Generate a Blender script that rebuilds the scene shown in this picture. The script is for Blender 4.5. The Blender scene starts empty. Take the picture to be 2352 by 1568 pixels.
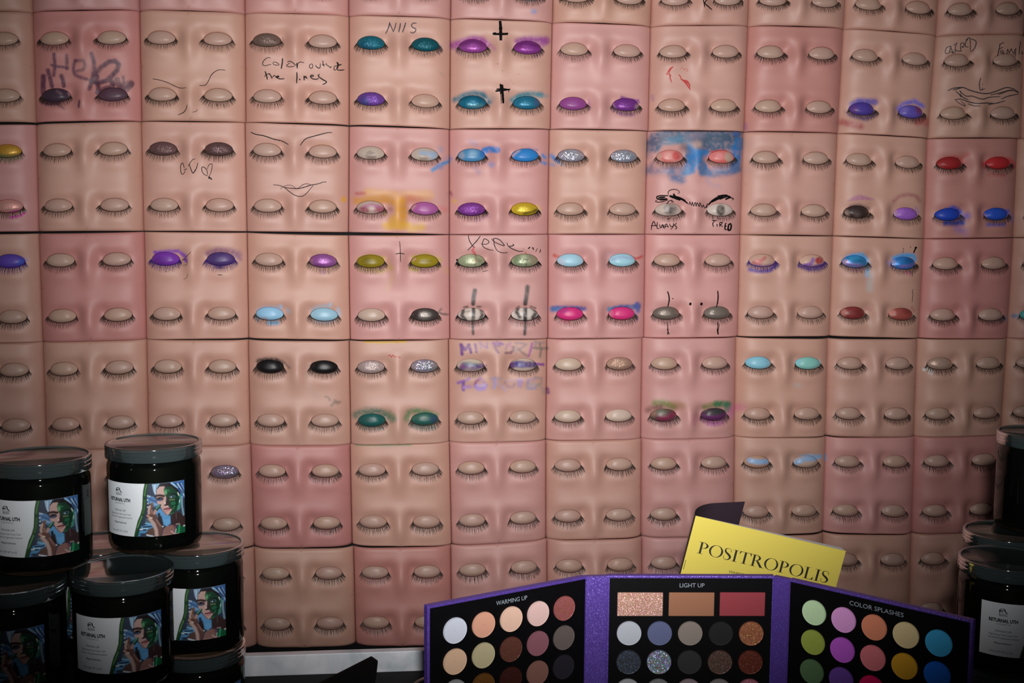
import bpy, math, random
import numpy as np
from mathutils import Matrix, Vector

# ------------------------------------------------------------------ camera
F = 2700.0; CX, CY = 1176.0, 784.0           # focal length / centre in px of the 2352x1568 frame
WALL_D = 2.15; ZC = 1.284                    # camera to wall, camera height (table top at 0.75)
_d = np.array([-216.0, 25200.0, F]); _d /= np.linalg.norm(_d)
_r = np.array([24700.0, -94.0, F]); _r /= np.linalg.norm(_r); _r -= _r.dot(_d) * _d; _r /= np.linalg.norm(_r)
M = np.array([_r, np.cross(-_d, _r), -_d])   # camera (right, down, forward) -> world
CAM = np.array([0.0, -WALL_D, ZC])
scn = bpy.context.scene
COL = scn.collection
cd = bpy.data.cameras.new('camera'); co = bpy.data.objects.new('camera', cd); COL.objects.link(co)
cd.sensor_width = 36.0; cd.lens = F / 2352.0 * 36.0; cd.clip_start = 0.02
_R = Matrix([[M[i][0], -M[i][1], -M[i][2]] for i in range(3)])
co.matrix_world = Matrix.Translation(Vector(CAM)) @ _R.to_4x4()
scn.camera = co
# ------------------------------------------------------------------ world, flash, exposure
wd = bpy.data.worlds.new('dim_room'); scn.world = wd; wd.use_nodes = True
wd.node_tree.nodes['Background'].inputs[0].default_value = (1.0, 0.93, 0.88, 1)
wd.node_tree.nodes['Background'].inputs[1].default_value = 0.02
FLASH = np.array([0.016, -WALL_D - 0.02, ZC + 0.095])
FLASH_AIM = np.array([0.235, 0.0, ZC + 0.01])
BEAMS = (('camera_flash', math.radians(24.0), 84.0, 1.1), ('camera_flash_spill', math.radians(29.5), 94.0, 1.2))    # hot centre and wide spill of the one flash head
for _n, _h, _e, _w in BEAMS:
    ld = bpy.data.lights.new(_n, 'SPOT'); lo = bpy.data.objects.new(_n, ld); COL.objects.link(lo)
    ld.energy = _e; ld.spot_size = 2 * _h; ld.spot_blend = 1.0; ld.shadow_soft_size = 0.016; ld.color = (1.0, 0.985, 0.97); lo.scale = (_w, 1, 1)     # the flash window is wider than high
    lo.location = FLASH; lo.rotation_euler = Vector(FLASH_AIM - FLASH).to_track_quat('-Z', 'Y').to_euler()
scn.view_settings.view_transform = 'Standard'; scn.view_settings.look = 'None'
scn.view_settings.gamma = 1.0; scn.view_settings.use_curve_mapping = False
scn.view_settings.exposure = 0.0

# ------------------------------------------------------------------ helpers
rng = np.random.default_rng(7)
def ray(px, py): return M @ np.array([(px - CX) / F, (py - CY) / F, 1.0])
def on_wall(px, py, y=0.0):
    v = ray(px, py); return CAM + v * ((y - CAM[1]) / v[1])
def on_level(px, py, z):
    v = ray(px, py); return CAM + v * ((z - CAM[2]) / v[2])
def proj(P):
    q = (np.asarray(P) - CAM) @ M
    return np.stack([CX + F * q[..., 0] / q[..., 2], CY + F * q[..., 1] / q[..., 2]], -1)
def lin(c):
    c = np.asarray(c, float) / 255.0
    return np.where(c <= 0.04045, c / 12.92, ((c + 0.055) / 1.055) ** 2.4)
LIGHT_K = 0.95
def light_at(P, n=(0, -1, 0)):
    """how strongly the flash lights a surface point (about 1 on the wall at its brightest), to turn a seen colour into a surface colour"""
    v = np.asarray(P, float) - FLASH; r = np.linalg.norm(v); ax = FLASH_AIM - FLASH; ax = ax / np.linalg.norm(ax); l = 0.0; ux = np.cross(ax, (0, 0, 1.0)); ux /= np.linalg.norm(ux); uy = np.cross(ux, ax)
    for _, h, e, w in BEAMS:
        ch = math.cos(h); c = v.dot(ax) / math.sqrt(v.dot(ax) ** 2 + (v.dot(ux) / w) ** 2 + v.dot(uy) ** 2); t = min(1, max(0, (c - ch) / (1 - ch))); l += e / 176.0 * t * t * (3 - 2 * t)
    return LIGHT_K * l * max(0.0, -np.dot(n, v) / r) * (WALL_D / r) ** 2 + 0.02
def tame(c):
    """keep the hue of a colour while keeping it a possible surface colour"""
    c = np.maximum(c, 0.003); m = c.max(); return c if m < 0.8 else c * (0.8 / m)
def surf(rgb, px, py, y=-0.02):
    l = light_at(on_wall(px, py, y))
    return tame(lin(rgb) / max(l, 0.05))

def fast_mesh(name, V, quads, tris=None, smooth=True):
    me = bpy.data.meshes.new(name)
    V = np.asarray(V, np.float32); quads = np.asarray(quads if quads is not None else np.zeros((0, 4)), np.int32).reshape(-1, 4)
    tris = np.asarray(tris if tris is not None else np.zeros((0, 3)), np.int32).reshape(-1, 3)
    me.vertices.add(len(V)); me.vertices.foreach_set('co', V.ravel())
    nl = quads.size + tris.size
    me.loops.add(nl); me.loops.foreach_set('vertex_index', np.concatenate([quads.ravel(), tris.ravel()]))
    n = len(quads) + len(tris); me.polygons.add(n)
    st = np.concatenate([np.arange(len(quads)) * 4, quads.size + np.arange(len(tris)) * 3]).astype(np.int32)
    me.polygons.foreach_set('loop_start', st)
    me.polygons.foreach_set('use_smooth', np.full(n, smooth))
    me.update(calc_edges=True)
    return me
def add_col(me, name, rgba):
    a = me.color_attributes.new(name, 'FLOAT_COLOR', 'POINT')
    a.data.foreach_set('color', np.asarray(rgba, np.float32).ravel())
def link(name, me, parent=None, mat=None):
    o = bpy.data.objects.new(name, me); COL.objects.link(o)
    if parent is not None: o.parent = parent
    if mat is not None and me is not None and len(me.materials) == 0: me.materials.append(mat)
    return o
def tag(o, label, cat, group=None):
    o['label'] = label; o['category'] = cat
    if group: o['group'] = group
    return o
class MB:
    """collects vertices and faces for one mesh"""
    def __init__(s): s.v = []; s.f = []
    def add(s, V, Fc):
        b = len(s.v); s.v += [tuple(p) for p in V]; s.f += [tuple(b + i for i in q) for q in Fc]; return s
    def box(s, c, h):
        V = [(c[0] + sx * h[0], c[1] + sy * h[1], c[2] + sz * h[2]) for sx in (-1, 1) for sy in (-1, 1) for sz in (-1, 1)]
        return s.add(V, [(0, 1, 3, 2), (4, 6, 7, 5), (0, 4, 5, 1), (2, 3, 7, 6), (0, 2, 6, 4), (1, 5, 7, 3)])
    def lathe(s, prof, n=96, c=(0, 0, 0), close=False):
        m = len(prof); V = []
        for r, z in prof:
            for k in range(n):
                a = 2 * math.pi * k / n; V.append((c[0] + r * math.cos(a), c[1] + r * math.sin(a), c[2] + z))
        Fc = [(i * n + k, i * n + (k + 1) % n, (i + 1) * n + (k + 1) % n, (i + 1) * n + k) for i in range(m - 1) for k in range(n)]
        return s.add(V, Fc)
    def mesh(s, name, smooth=False):
        me = bpy.data.meshes.new(name); me.from_pydata(s.v, [], s.f); me.update()
        if smooth: me.polygons.foreach_set('use_smooth', [True] * len(me.polygons))
        return me
def bevel(o, w, seg=2, ang=30):
    b = o.modifiers.new('edge', 'BEVEL'); b.width = w; b.segments = seg; b.limit_method = 'ANGLE'; b.angle_limit = math.radians(ang)
def smooth_by_angle(me, deg=35):
    me.polygons.foreach_set('use_smooth', [True] * len(me.polygons))
    try: me.set_sharp_from_angle(angle=math.radians(deg))
    except Exception: pass

# ------------------------------------------------------------------ materials
def new_mat(name):
    m = bpy.data.materials.new(name); m.use_nodes = True
    return m, m.node_tree, m.node_tree.nodes['Principled BSDF']
def plain(name, col, rough=0.5, metal=0.0, spec=0.5, coat=0.0):
    m, nt, b = new_mat(name)
    b.inputs['Base Color'].default_value = (*[float(x) for x in col], 1); b.inputs['Roughness'].default_value = rough
    b.inputs['Metallic'].default_value = metal; b.inputs['Specular IOR Level'].default_value = spec
    b.inputs['Coat Weight'].default_value = coat
    return m
def sparkle_normal(nt, scale, amount):
    """tiny randomly tilted flakes that catch the flash"""
    tc = nt.nodes.new('ShaderNodeTexCoord'); vo = nt.nodes.new('ShaderNodeTexVoronoi'); vo.inputs['Scale'].default_value = scale
    nt.links.new(tc.outputs['Object'], vo.inputs['Vector'])
    sub = nt.nodes.new('ShaderNodeVectorMath'); sub.operation = 'SUBTRACT'; sub.inputs[1].default_value = (0.5, 0.5, 0.5)
    nt.links.new(vo.outputs['Color'], sub.inputs[0])
    sc = nt.nodes.new('ShaderNodeVectorMath'); sc.operation = 'SCALE'; sc.inputs['Scale'].default_value = amount
    nt.links.new(sub.outputs[0], sc.inputs[0])
    ge = nt.nodes.new('ShaderNodeNewGeometry'); ad = nt.nodes.new('ShaderNodeVectorMath'); ad.operation = 'ADD'
    nt.links.new(ge.outputs['Normal'], ad.inputs[0]); nt.links.new(sc.outputs[0], ad.inputs[1])
    no = nt.nodes.new('ShaderNodeVectorMath'); no.operation = 'NORMALIZE'; nt.links.new(ad.outputs[0], no.inputs[0])
    return no.outputs[0], vo
# skin of the pads: the object's own tone, mottled a little, with the make-up painted on it
SKIN, nt, b = new_mat('silicone_skin')
oi = nt.nodes.new('ShaderNodeObjectInfo'); at = nt.nodes.new('ShaderNodeAttribute'); at.attribute_name = 'Paint'
nz = nt.nodes.new('ShaderNodeTexNoise'); nz.inputs['Scale'].default_value = 14.0; nz.inputs['Detail'].default_value = 4
tc = nt.nodes.new('ShaderNodeTexCoord'); nt.links.new(tc.outputs['Object'], nz.inputs['Vector'])
hs = nt.nodes.new('ShaderNodeHueSaturation'); mr = nt.nodes.new('ShaderNodeMapRange')
mr.inputs[3].default_value = 0.93; mr.inputs[4].default_value = 1.07; nt.links.new(nz.outputs[0], mr.inputs[0])
nt.links.new(mr.outputs[0], hs.inputs['Value']); nt.links.new(oi.outputs['Color'], hs.inputs['Color'])
mx = nt.nodes.new('ShaderNodeMix'); mx.data_type = 'RGBA'
nt.links.new(at.outputs['Alpha'], mx.inputs[0]); nt.links.new(hs.outputs[0], mx.inputs[6]); nt.links.new(at.outputs['Color'], mx.inputs[7])
nt.links.new(mx.outputs[2], b.inputs['Base Color'])
b.inputs['Roughness'].default_value = 0.56; b.inputs['Specular IOR Level'].default_value = 0.75
def lid_mat(name, rough, metal, spec, spark=None):
    m, nt, b = new_mat(name); at = nt.nodes.new('ShaderNodeAttribute'); at.attribute_name = 'Paint'
    nt.links.new(at.outputs['Color'], b.inputs['Base Color'])
    b.inputs['Roughness'].default_value = rough; b.inputs['Metallic'].default_value = metal; b.inputs['Specular IOR Level'].default_value = spec
    if spark:
        n, vo = sparkle_normal(nt, spark[0], spark[1]); nt.links.new(n, b.inputs['Normal'])
        if len(spark) > 2:      # holographic flakes: each its own hue
            hv = nt.nodes.new('ShaderNodeMix'); hv.data_type = 'RGBA'; hv.inputs[0].default_value = spark[2]
            nt.links.new(at.outputs['Color'], hv.inputs[6]); nt.links.new(vo.outputs['Color'], hv.inputs[7])
            nt.links.new(hv.outputs[2], b.inputs['Base Color'])
    return m
LID = {'m': lid_mat('eyelid_matte', 0.42, 0.0, 0.4), 's': lid_mat('eyelid_satin', 0.38, 0.28, 0.5, (1300, 0.22)),
       'g': lid_mat('eyelid_glitter', 0.42, 0.35, 0.5, (1300, 0.6)), 'h': lid_mat('eyelid_hologlitter', 0.3, 0.6, 0.6, (1050, 0.75, 0.25))}
LASH = plain('lash_brown', lin((54, 40, 33)), 0.6); LASH_BLACK = plain('lash_black', lin((16, 13, 14)), 0.4)
LASH_PURPLE = plain('lash_purple', lin((58, 30, 110)), 0.5)
INK = plain('pencil_ink', lin((38, 27, 26)), 0.6, spec=0.2); INK_RED = plain('red_pencil', lin((190, 50, 50)), 0.6)
INK_GREY = plain('grey_pencil', lin((62, 52, 58)), 0.6); INK_BLACK = plain('black_liner', lin((14, 12, 13)), 0.75, spec=0.08)
BLACK = plain('black_board', (0.006, 0.005, 0.006), 0.75, spec=0.2)
# ------------------------------------------------------------------ the wall of practice pads
wall = link('wall_back', MB().box((0.2, 0.021, 1.15), (2.4, 0.02, 1.15)).mesh('wall_back'), None, BLACK); wall['kind'] = 'structure'

# seams measured in the photograph: for each row the x of the eleven column seams at its top and bottom, and the corner heights
ROWS = [
 dict(xt=[69,316,560,801,1037,1273,1502,1726,1950,2163,2365], xb=[76,321,563,801,1035,1269,1494,1717,1937,2149,2351],
      yt=[-224,-228,-220,-213,-205,-197,-186,-185,-176,-158,-160], yb=[29,25,32,38,44,53,62,61,67,83,80]),
 dict(xt=[76,321,563,802,1034.5,1268,1493.5,1717,1936,2148.7,2351], xb=[84,326,565,802,1033,1263.5,1488,1708,1923,2130,2344],
      yt=[31,27,34,39.6,47,55,64,63,69,85,82], yb=[281,278,281,287,296,296,300,302,306,317,318]),
 dict(xt=[84,325,563,802,1032,1261,1486,1707,1922,2128,2336], xb=[90,330.5,567.5,800.6,1032,1258,1480.5,1699,1912.5,2120.6,2326],
      yt=[288,281,283,292,299,299,303,305,308,320,319], yb=[530,529,530,532,537,537,537,538,540,547,544]),
 dict(xt=[90,332,568,800.5,1031.6,1259,1481,1699,1911.7,2120.6,2326], xb=[99,337,571.6,804.5,1033,1258,1478,1693,1904,2108.6,2312],
      yt=[537,533,535,541,540,538,538,539,543,549,547], yb=[783,777,774,777.5,777,775,773,770,769,774,775]),
 dict(xt=[99,337,570.6,802,1030,1255.7,1474,1689,1900.5,2106,2312], xb=[107.4,342,575,806,1031.6,1253,1471,1685.6,1895,2098,2297.5],
      yt=[785,779,780,782,778,778,775,774,777,777.5,776], yb=[1030,1020.7,1017,1017,1011.6,1006.5,1005,999,997,999,993]),
 dict(xt=[108,343,575.6,804,1032,1253.7,1473,1686.7,1895.6,2100,2300.5], xb=[117,350,584,809,1037,1253.7,1472,1684.5,1889,2092.5,2290],
      yt=[1031,1023,1018.5,1018.5,1013,1010,1004,1001,1002,1001,996], yb=[1262,1256,1250,1246,1246,1233,1227,1222,1216,1220,1212]),
 dict(xt=[118,351,584,812,1035,1256,1474,1685,1890,2093,2289], xb=[126,357,590.5,817,1038,1257,1474,1682,1886,2086,2280],
      yt=[1267,1261,1255.6,1254,1250,1236,1231,1226,1222,1224,1216], yb=[1490,1483,1479,1475,1473,1465,1458,1452,1447,1445,1440]),
]
for R in ROWS:
    for k, e0, e1 in (('xt', -245, 204), ('xb', -243, 202)): R[k] = [R[k][0] + e0] + R[k] + [R[k][-1] + e1]
    for k in ('yt', 'yb'): R[k] = [R[k][0] + 3] + R[k] + [R[k][-1] - 1]

for Ra, Rb in zip(ROWS[:-1], ROWS[1:]):      # pads hang almost edge to edge; only the wide gaps of the photograph stay open
    for k in range(13):
        gp = Rb['yt'][k] - Ra['yb'][k]; m = 0.5 * (Rb['yt'][k] + Ra['yb'][k]); g2 = max(0.2, gp - 2.3); Ra['yb'][k] = m - g2 / 2; Rb['yt'][k] = m + g2 / 2

EYE_U = (0.214, 0.750); EYE_V = (0.252, 0.766); MID_U, MID_V = 0.482, 0.5
EA, EBU, EBD = 0.140, 0.070, 0.056            # eye half width, upper and lower half height (of the pad)
def relief(u, v, B):
    """height of the pad's front above the wall, in metres"""
    h = B * (1 - np.abs(2 * u - 1) ** 6.5) * (0.94 + 0.06 * np.sin(np.pi * v)) + 0.0045
    for ev in EYE_V:
        for k, eu in enumerate(EYE_U):
            s = 1 if k == 0 else -1
            h = h - 0.0040 * np.exp(-((u - eu) / 0.155) ** 2 - ((v - ev + 0.012) / 0.075) ** 2)
            h = h - 0.0032 * np.exp(-((u - eu - s * 0.15) / 0.06) ** 2 - ((v - ev + 0.035) / 0.075) ** 2)
            h = h + 0.0022 * np.exp(-((u - eu + s * 0.01) / 0.14) ** 2 - ((v - ev - 0.135) / 0.06) ** 2)
        h = h + 0.0064 * np.exp(-((u - MID_U) / 0.075) ** 2 - ((v - ev - 0.06) / 0.15) ** 2)
        h = h + 0.0014 * np.exp(-((v - ev + 0.130) / 0.065) ** 2 - ((u - MID_U) / 0.42) ** 4)
    return h
KS = WALL_D / 1.38      # the relief above is in metres for a 120 mm pad; these pads are about 185 mm
class Pad:
    def __init__(s, r, c):
        s.r, s.c = r, c; R = ROWS[r]
        g = 0.55
        px = [(R['xt'][c] + g, R['yt'][c] + 0.3), (R['xt'][c + 1] - g, R['yt'][c + 1] + 0.3), (R['xb'][c] + g, R['yb'][c] - 0.3), (R['xb'][c + 1] - g, R['yb'][c + 1] - 0.3)]
        s.px = px; s.k = [on_wall(x, y, -0.004) for x, y in px]
        s.B = 0.0138 + 0.0035 * (rng.random() - 0.5)
        s.bow = (rng.random() * 0.004 * (r < 4), rng.random() * 0.004 * (r < 4)); s.tw = (rng.random() - 0.5) * 0.05
        s.cx = sum(p[0] for p in px) / 4; s.cy = sum(p[1] for p in px) / 4
        s.origin = sum(s.k) / 4; s.origin[1] = 0.0
    def pt(s, u, v, off=0.0):
        u = np.asarray(u, float); v = np.asarray(v, float)
        vv = v + s.bow[0] * np.sin(np.pi * u) * (1 - v) ** 3 - s.bow[1] * np.sin(np.pi * u) * v ** 3
        uu = u[..., None]; w = vv[..., None]
        P = (s.k[0] * (1 - uu) + s.k[1] * uu) * (1 - w) + (s.k[2] * (1 - uu) + s.k[3] * uu) * w
        P = P.copy(); h = relief(np.clip(u + s.tw * u * (1 - u), 0, 1), v, s.B)
        de = np.minimum(np.minimum(u, 1 - u), np.minimum(v, 1 - v)) / 0.011
        h = h - 0.0011 * np.clip(1 - de, 0, 1) ** 2
        P[..., 1] = -KS * (h + off)
        return P - s.origin
    def inv(s, pts):
        """surface coordinates under given photograph pixels"""
        pts = np.asarray(pts, float)
        u = (pts[:, 0] - s.px[0][0]) / (s.px[1][0] - s.px[0][0]); v = (pts[:, 1] - s.px[0][1]) / (s.px[2][1] - s.px[0][1])
        e = 1e-3
        for _ in range(6):
            p0 = proj(s.pt(u, v) + s.origin); pu = (proj(s.pt(u + e, v) + s.origin) - p0) / e; pv = (proj(s.pt(u, v + e) + s.origin) - p0) / e
            d = pts - p0; det = pu[:, 0] * pv[:, 1] - pu[:, 1] * pv[:, 0]
            u = u + (d[:, 0] * pv[:, 1] - d[:, 1] * pv[:, 0]) / det; v = v + (pu[:, 0] * d[:, 1] - pu[:, 1] * d[:, 0]) / det
            u = np.clip(u, -0.05, 1.05); v = np.clip(v, -0.05, 1.05)
        return u, v

def eye_outline(phi, k=1.0):
    """outline of an eye opening around its centre (du, dv); dv grows downwards"""
    c, s = np.cos(phi), np.sin(phi); b = np.where(s < 0, EBU, EBD)
    sh = 1.0 - 0.10 * np.abs(c) ** 6 * 0
    return EA * k * np.sign(c) * np.abs(c) ** 0.97, b * k * np.sign(s) * np.abs(s) ** 1.06 * sh
_topo = {}
def pad_topology(n, m):
    """four o-grids, one round each eye, welded together; returns (u, v, depth offset, quads)"""
    if (n, m) in _topo: return _topo[n, m]
    UV = []; OFF = []; Q = []; base = 0
    for j, (v0, v1) in enumerate(((0, MID_V), (MID_V, 1))):
        for i, (u0, u1) in enumerate(((0, MID_U), (MID_U, 1))):
            eu, ev = EYE_U[i], EYE_V[j]; t = np.arange(n) / n
            bu = np.concatenate([u0 + (u1 - u0) * t, np.full(n, u1), u1 - (u1 - u0) * t, np.full(n, u0)])
            bv = np.concatenate([np.full(n, v0), v0 + (v1 - v0) * t, np.full(n, v1), v1 - (v1 - v0) * t])
            phi = np.arctan2((bv - ev) / 0.066, (bu - eu) / EA); ou, ov = eye_outline(phi)
            N = 4 * n; rings = []
            rings.append((eu + ou * 0.975, ev + ov * 0.975, np.full(N, -0.0035)))
            rings.append((eu + ou * 0.99, ev + ov * 0.99, np.full(N, -0.0006)))
            for q in range(m + 1):
                s = (q / m) ** 1.25; rings.append((eu + ou + (bu - eu - ou) * s, ev + ov + (bv - ev - ov) * s, np.zeros(N)))
            for a in rings: UV.append(np.stack(a[:2], 1)); OFF.append(a[2])
            for q in range(len(rings) - 1):
                k = np.arange(N); k2 = (k + 1) % N
                Q.append(np.stack([base + q * N + k, base + (q + 1) * N + k, base + (q + 1) * N + k2, base + q * N + k2], 1))
            base += len(rings) * N
    UV = np.concatenate(UV); OFF = np.concatenate(OFF); Q = np.concatenate(Q)
    key = np.round(np.column_stack([UV, OFF * 100]) * 1e5).astype(np.int64)
    _, idx, invx = np.unique(key, axis=0, return_index=True, return_inverse=True); invx = invx.ravel()
    UV = UV[idx]; OFF = OFF[idx]; Q = invx[Q]
    # rim: the cut edge of the sheet going back to the board
    eps = 1e-6; u, v = UV[:, 0], UV[:, 1]; rim = np.where((u < eps) | (u > 1 - eps) | (v < eps) | (v > 1 - eps))[0]
    per = np.where(v[rim] < eps, u[rim], np.where(u[rim] > 1 - eps, 1 + v[rim], np.where(v[rim] > 1 - eps, 3 - u[rim], 4 - v[rim])))
    rim = rim[np.argsort(per)]; nr = len(rim); b = len(UV)
    UV = np.concatenate([UV, UV[rim]]); OFF = np.concatenate([OFF, np.full(nr, -0.0034)])
    k = np.arange(nr); k2 = (k + 1) % nr
    Q = np.concatenate([Q, np.stack([rim[k], rim[k2], b + k2, b + k], 1)[:, ::-1]])
    _topo[n, m] = (UV[:, 0], UV[:, 1], OFF, Q[:, ::-1])
    return _topo[n, m]

def vnoise(x, y, f):
    x = x * f; y = y * f; xi = np.floor(x); yi = np.floor(y); fx = x - xi; fy = y - yi
    fx = fx * fx * (3 - 2 * fx); fy = fy * fy * (3 - 2 * fy)
    h = lambda a, b_: np.modf(np.abs(np.sin(a * 127.1 + b_ * 311.7) * 43758.5453))[0]
    return (h(xi, yi) * (1 - fx) + h(xi + 1, yi) * fx) * (1 - fy) + (h(xi, yi + 1) * (1 - fx) + h(xi + 1, yi + 1) * fx) * fy
def seg_dist(P, pts):
    d = np.full(len(P), 1e9)
    for a, b_ in zip(pts[:-1], pts[1:]):
        a = np.asarray(a, float); b_ = np.asarray(b_, float); ab = b_ - a; t = np.clip(((P - a) @ ab) / max(ab @ ab, 1e-9), 0, 1)
        d = np.minimum(d, np.hypot(*(P - a - t[:, None] * ab).T))
    return d
def poly_sd(P, pts):
    pts = np.asarray(pts, float); d = seg_dist(P, list(pts) + [pts[0]]); ins = np.zeros(len(P), bool)
    for a, b_ in zip(pts, np.roll(pts, -1, 0)):
        c = ((a[1] > P[:, 1]) != (b_[1] > P[:, 1])); x = (b_[0] - a[0]) * (P[:, 1] - a[1]) / (b_[1] - a[1] + 1e-12) + a[0]
        ins ^= c & (P[:, 0] < x)
    return np.where(ins, -d, d)
def sstep(x): x = np.clip(x, 0, 1); return x * x * (3 - 2 * x)
def paint(P, layers, rgb, al, conv, gain=1.0):
    """lay strokes (s), patches (p) and dabs (e) of make-up, given in photograph pixels, over surface points"""
    for L in layers:
        kind, pts, w, soft, colr, a = L[:6]; a = min(0.97, a * gain); w = w * (1 + 0.4 * (gain - 1)); grain = L[6] if len(L) > 6 else 0.35
        if kind == 's': sd = seg_dist(P, pts) - w / 2
        elif kind == 'p': sd = poly_sd(P, pts) - w
        else:
            q = (P - np.asarray(pts[0])) / np.asarray(pts[1]); rr = np.hypot(q[:, 0], q[:, 1]); sd = (rr - 1) * min(pts[1])
        t = a * sstep(0.5 - sd / (2 * max(soft, 0.3)))
        if grain: t = t * (1 - grain + grain * 1.6 * vnoise(P[:, 0], P[:, 1], 0.23)).clip(0, 1)
        c = conv(colr, *np.asarray(pts[0])) if kind != 'p' else conv(colr, *np.mean(pts, 0))
        out = al + t - al * t; k = np.where(out > 1e-6, t / np.maximum(out, 1e-6), 0)
        rgb[:] = rgb * (1 - k[:, None]) + c * k[:, None]; al[:] = out
TAN = (0.60, 0.333, 0.262); PINK = (0.62, 0.308, 0.285); DEEP = (0.57, 0.24, 0.218)
LIDC = np.array((0.52, 0.335, 0.268))
def crop(x0, y0, sc): return lambda *p: [(x0 + p[i] / sc, y0 + p[i + 1] / sc) for i in range(0, len(p), 2)]
# ------------------------------------------------------------------ make-up and pencil marks, traced pad by pad
KA = crop(0, 0, 2.9037); KB = crop(790, 0, 2.904); KC = crop(1470, 0, 2.6667); KD = crop(0, 530, 2.9037); KE = crop(790, 530, 2.959); KF = crop(1470, 530, 2.6667)
HE = crop(80, 90, 7.84); CT = crop(580, 80, 10.226); YE = crop(1040, 530, 10.69); HT = crop(390, 360, 19.6); AT = crop(1480, 290, 6.272)
SF = crop(2140, 60, 6.031); FV = crop(570, 290, 6.274); MF = crop(1030, 780, 6.535); X5 = crop(1040, 40, 6.03); Y4 = crop(800, 290, 6.272)
C6 = crop(1260, 540, 6.533); G7 = crop(1480, 780, 7.129); B9 = crop(1900, 540, 6.533); L3 = crop(590, 560, 7.127)
TONES = {}
for t, s in ((PINK, '0.1 0.2 0.3 0.4 0.5 2.4 2.5 3.4 3.5 3.7 4.6 4.7 5.5 5.7 5.9 6.7 1.6 2.7 3.6 5.0 6.5 2.0'), (DEEP, '1.1 1.8 2.10 3.1 3.10 5.3 5.10 6.4')):
    for q in s.split(): r_, c_ = q.split('.'); TONES[int(r_), int(c_)] = t
LIDS = {}; SKINL = {}; LIDL = {}; LASHM = {}; PEN = {}
def lid(r, c, k, rgb, kind='m'): LIDS[r, c, k] = (rgb, kind)
def sk(r, c, *L): SKINL.setdefault((r, c), []).extend(L)
def ll(r, c, *L): LIDL.setdefault((r, c), []).extend(L)
def pen(r, c, name, label, mat, *strokes): PEN.setdefault((r, c), []).append((name, label, mat, strokes))

# row 0
lid(0, 5, 3, (170, 180, 195), 'h'); sk(0, 5, ('e', [(1226, 26), (7, 6)], 0, 4, (110, 130, 180), .6))
pen(0, 7, 'pencil_letter', 'black pencil letter K', INK, (KC(385, -8, 392, 20, 396, 45), 2.4), (KC(414, -6, 397, 18, 418, 40, 441, 60), 2.6))
# Help
for p, w, a in ((HE(345,270,355,400,365,470,340,650), 6.5, .75), (HE(572,290,578,400,575,530), 6, .7), (HE(300,465,400,490,500,500,600,520), 5, .8),
    (HE(730,385,880,385,905,470,870,550,760,575), 6, .5), (HE(730,385,700,470,695,560,720,640,800,680,940,720), 6, .6), (HE(1020,260,1060,400,1070,540,1040,700,985,890), 8, .6),
    (HE(1120,700,1110,600,1200,500,1330,410,1440,390,1510,450,1480,560,1380,670,1280,750,1150,780,1010,750), 9, .65), (HE(1110,770,1150,860,1130,960), 9, .6),
    (HE(155,670,150,800,150,920,165,1050), 10, .85), (HE(235,560,280,720,310,850), 8, .7), (HE(480,660,510,740,520,840), 8, .65),
    (HE(1140,960,1250,890,1400,850), 9, .55), (HE(1370,750,1410,810), 9, .6), (HE(1590,680,1600,780), 6, .45), (HE(1480,740,1520,850,1650,900,1740,810), 12, .5),
    (HE(1560,860,1720,800), 14, .4), (HE(150,1110,250,1140,420,1140), 11, .7), (HE(800,1110,790,1220), 4, .7), (HE(460,1200,520,1250), 5, .35)):
    sk(1, 1, ('s', p, w, 2.4, (62, 30, 48), a, .3))
lid(1, 1, 2, (46, 33, 44)); lid(1, 1, 3, (72, 50, 62)); ll(1, 1, ('e', [HE(640, 970)[0], (6, 7)], 0, 3, (120, 90, 95), .8), ('s', HE(400,930,470,980), 5, 3, (95, 75, 80), .6))
# brows and nose
pen(1, 2, 'drawn_face', 'thin pencilled brows and nose', INK, (KA(1018,526,1065,534,1120,552,1180,580,1212,588,1242,584), 1.6), (KA(1330,570,1368,568,1390,540,1410,500,1440,474,1470,465,1503,469), 1.7),
    (KA(1247,698,1243,722,1226,748,1186,767), 1.8), (KA(1317,728,1308,742,1282,748), 1.2))
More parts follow.
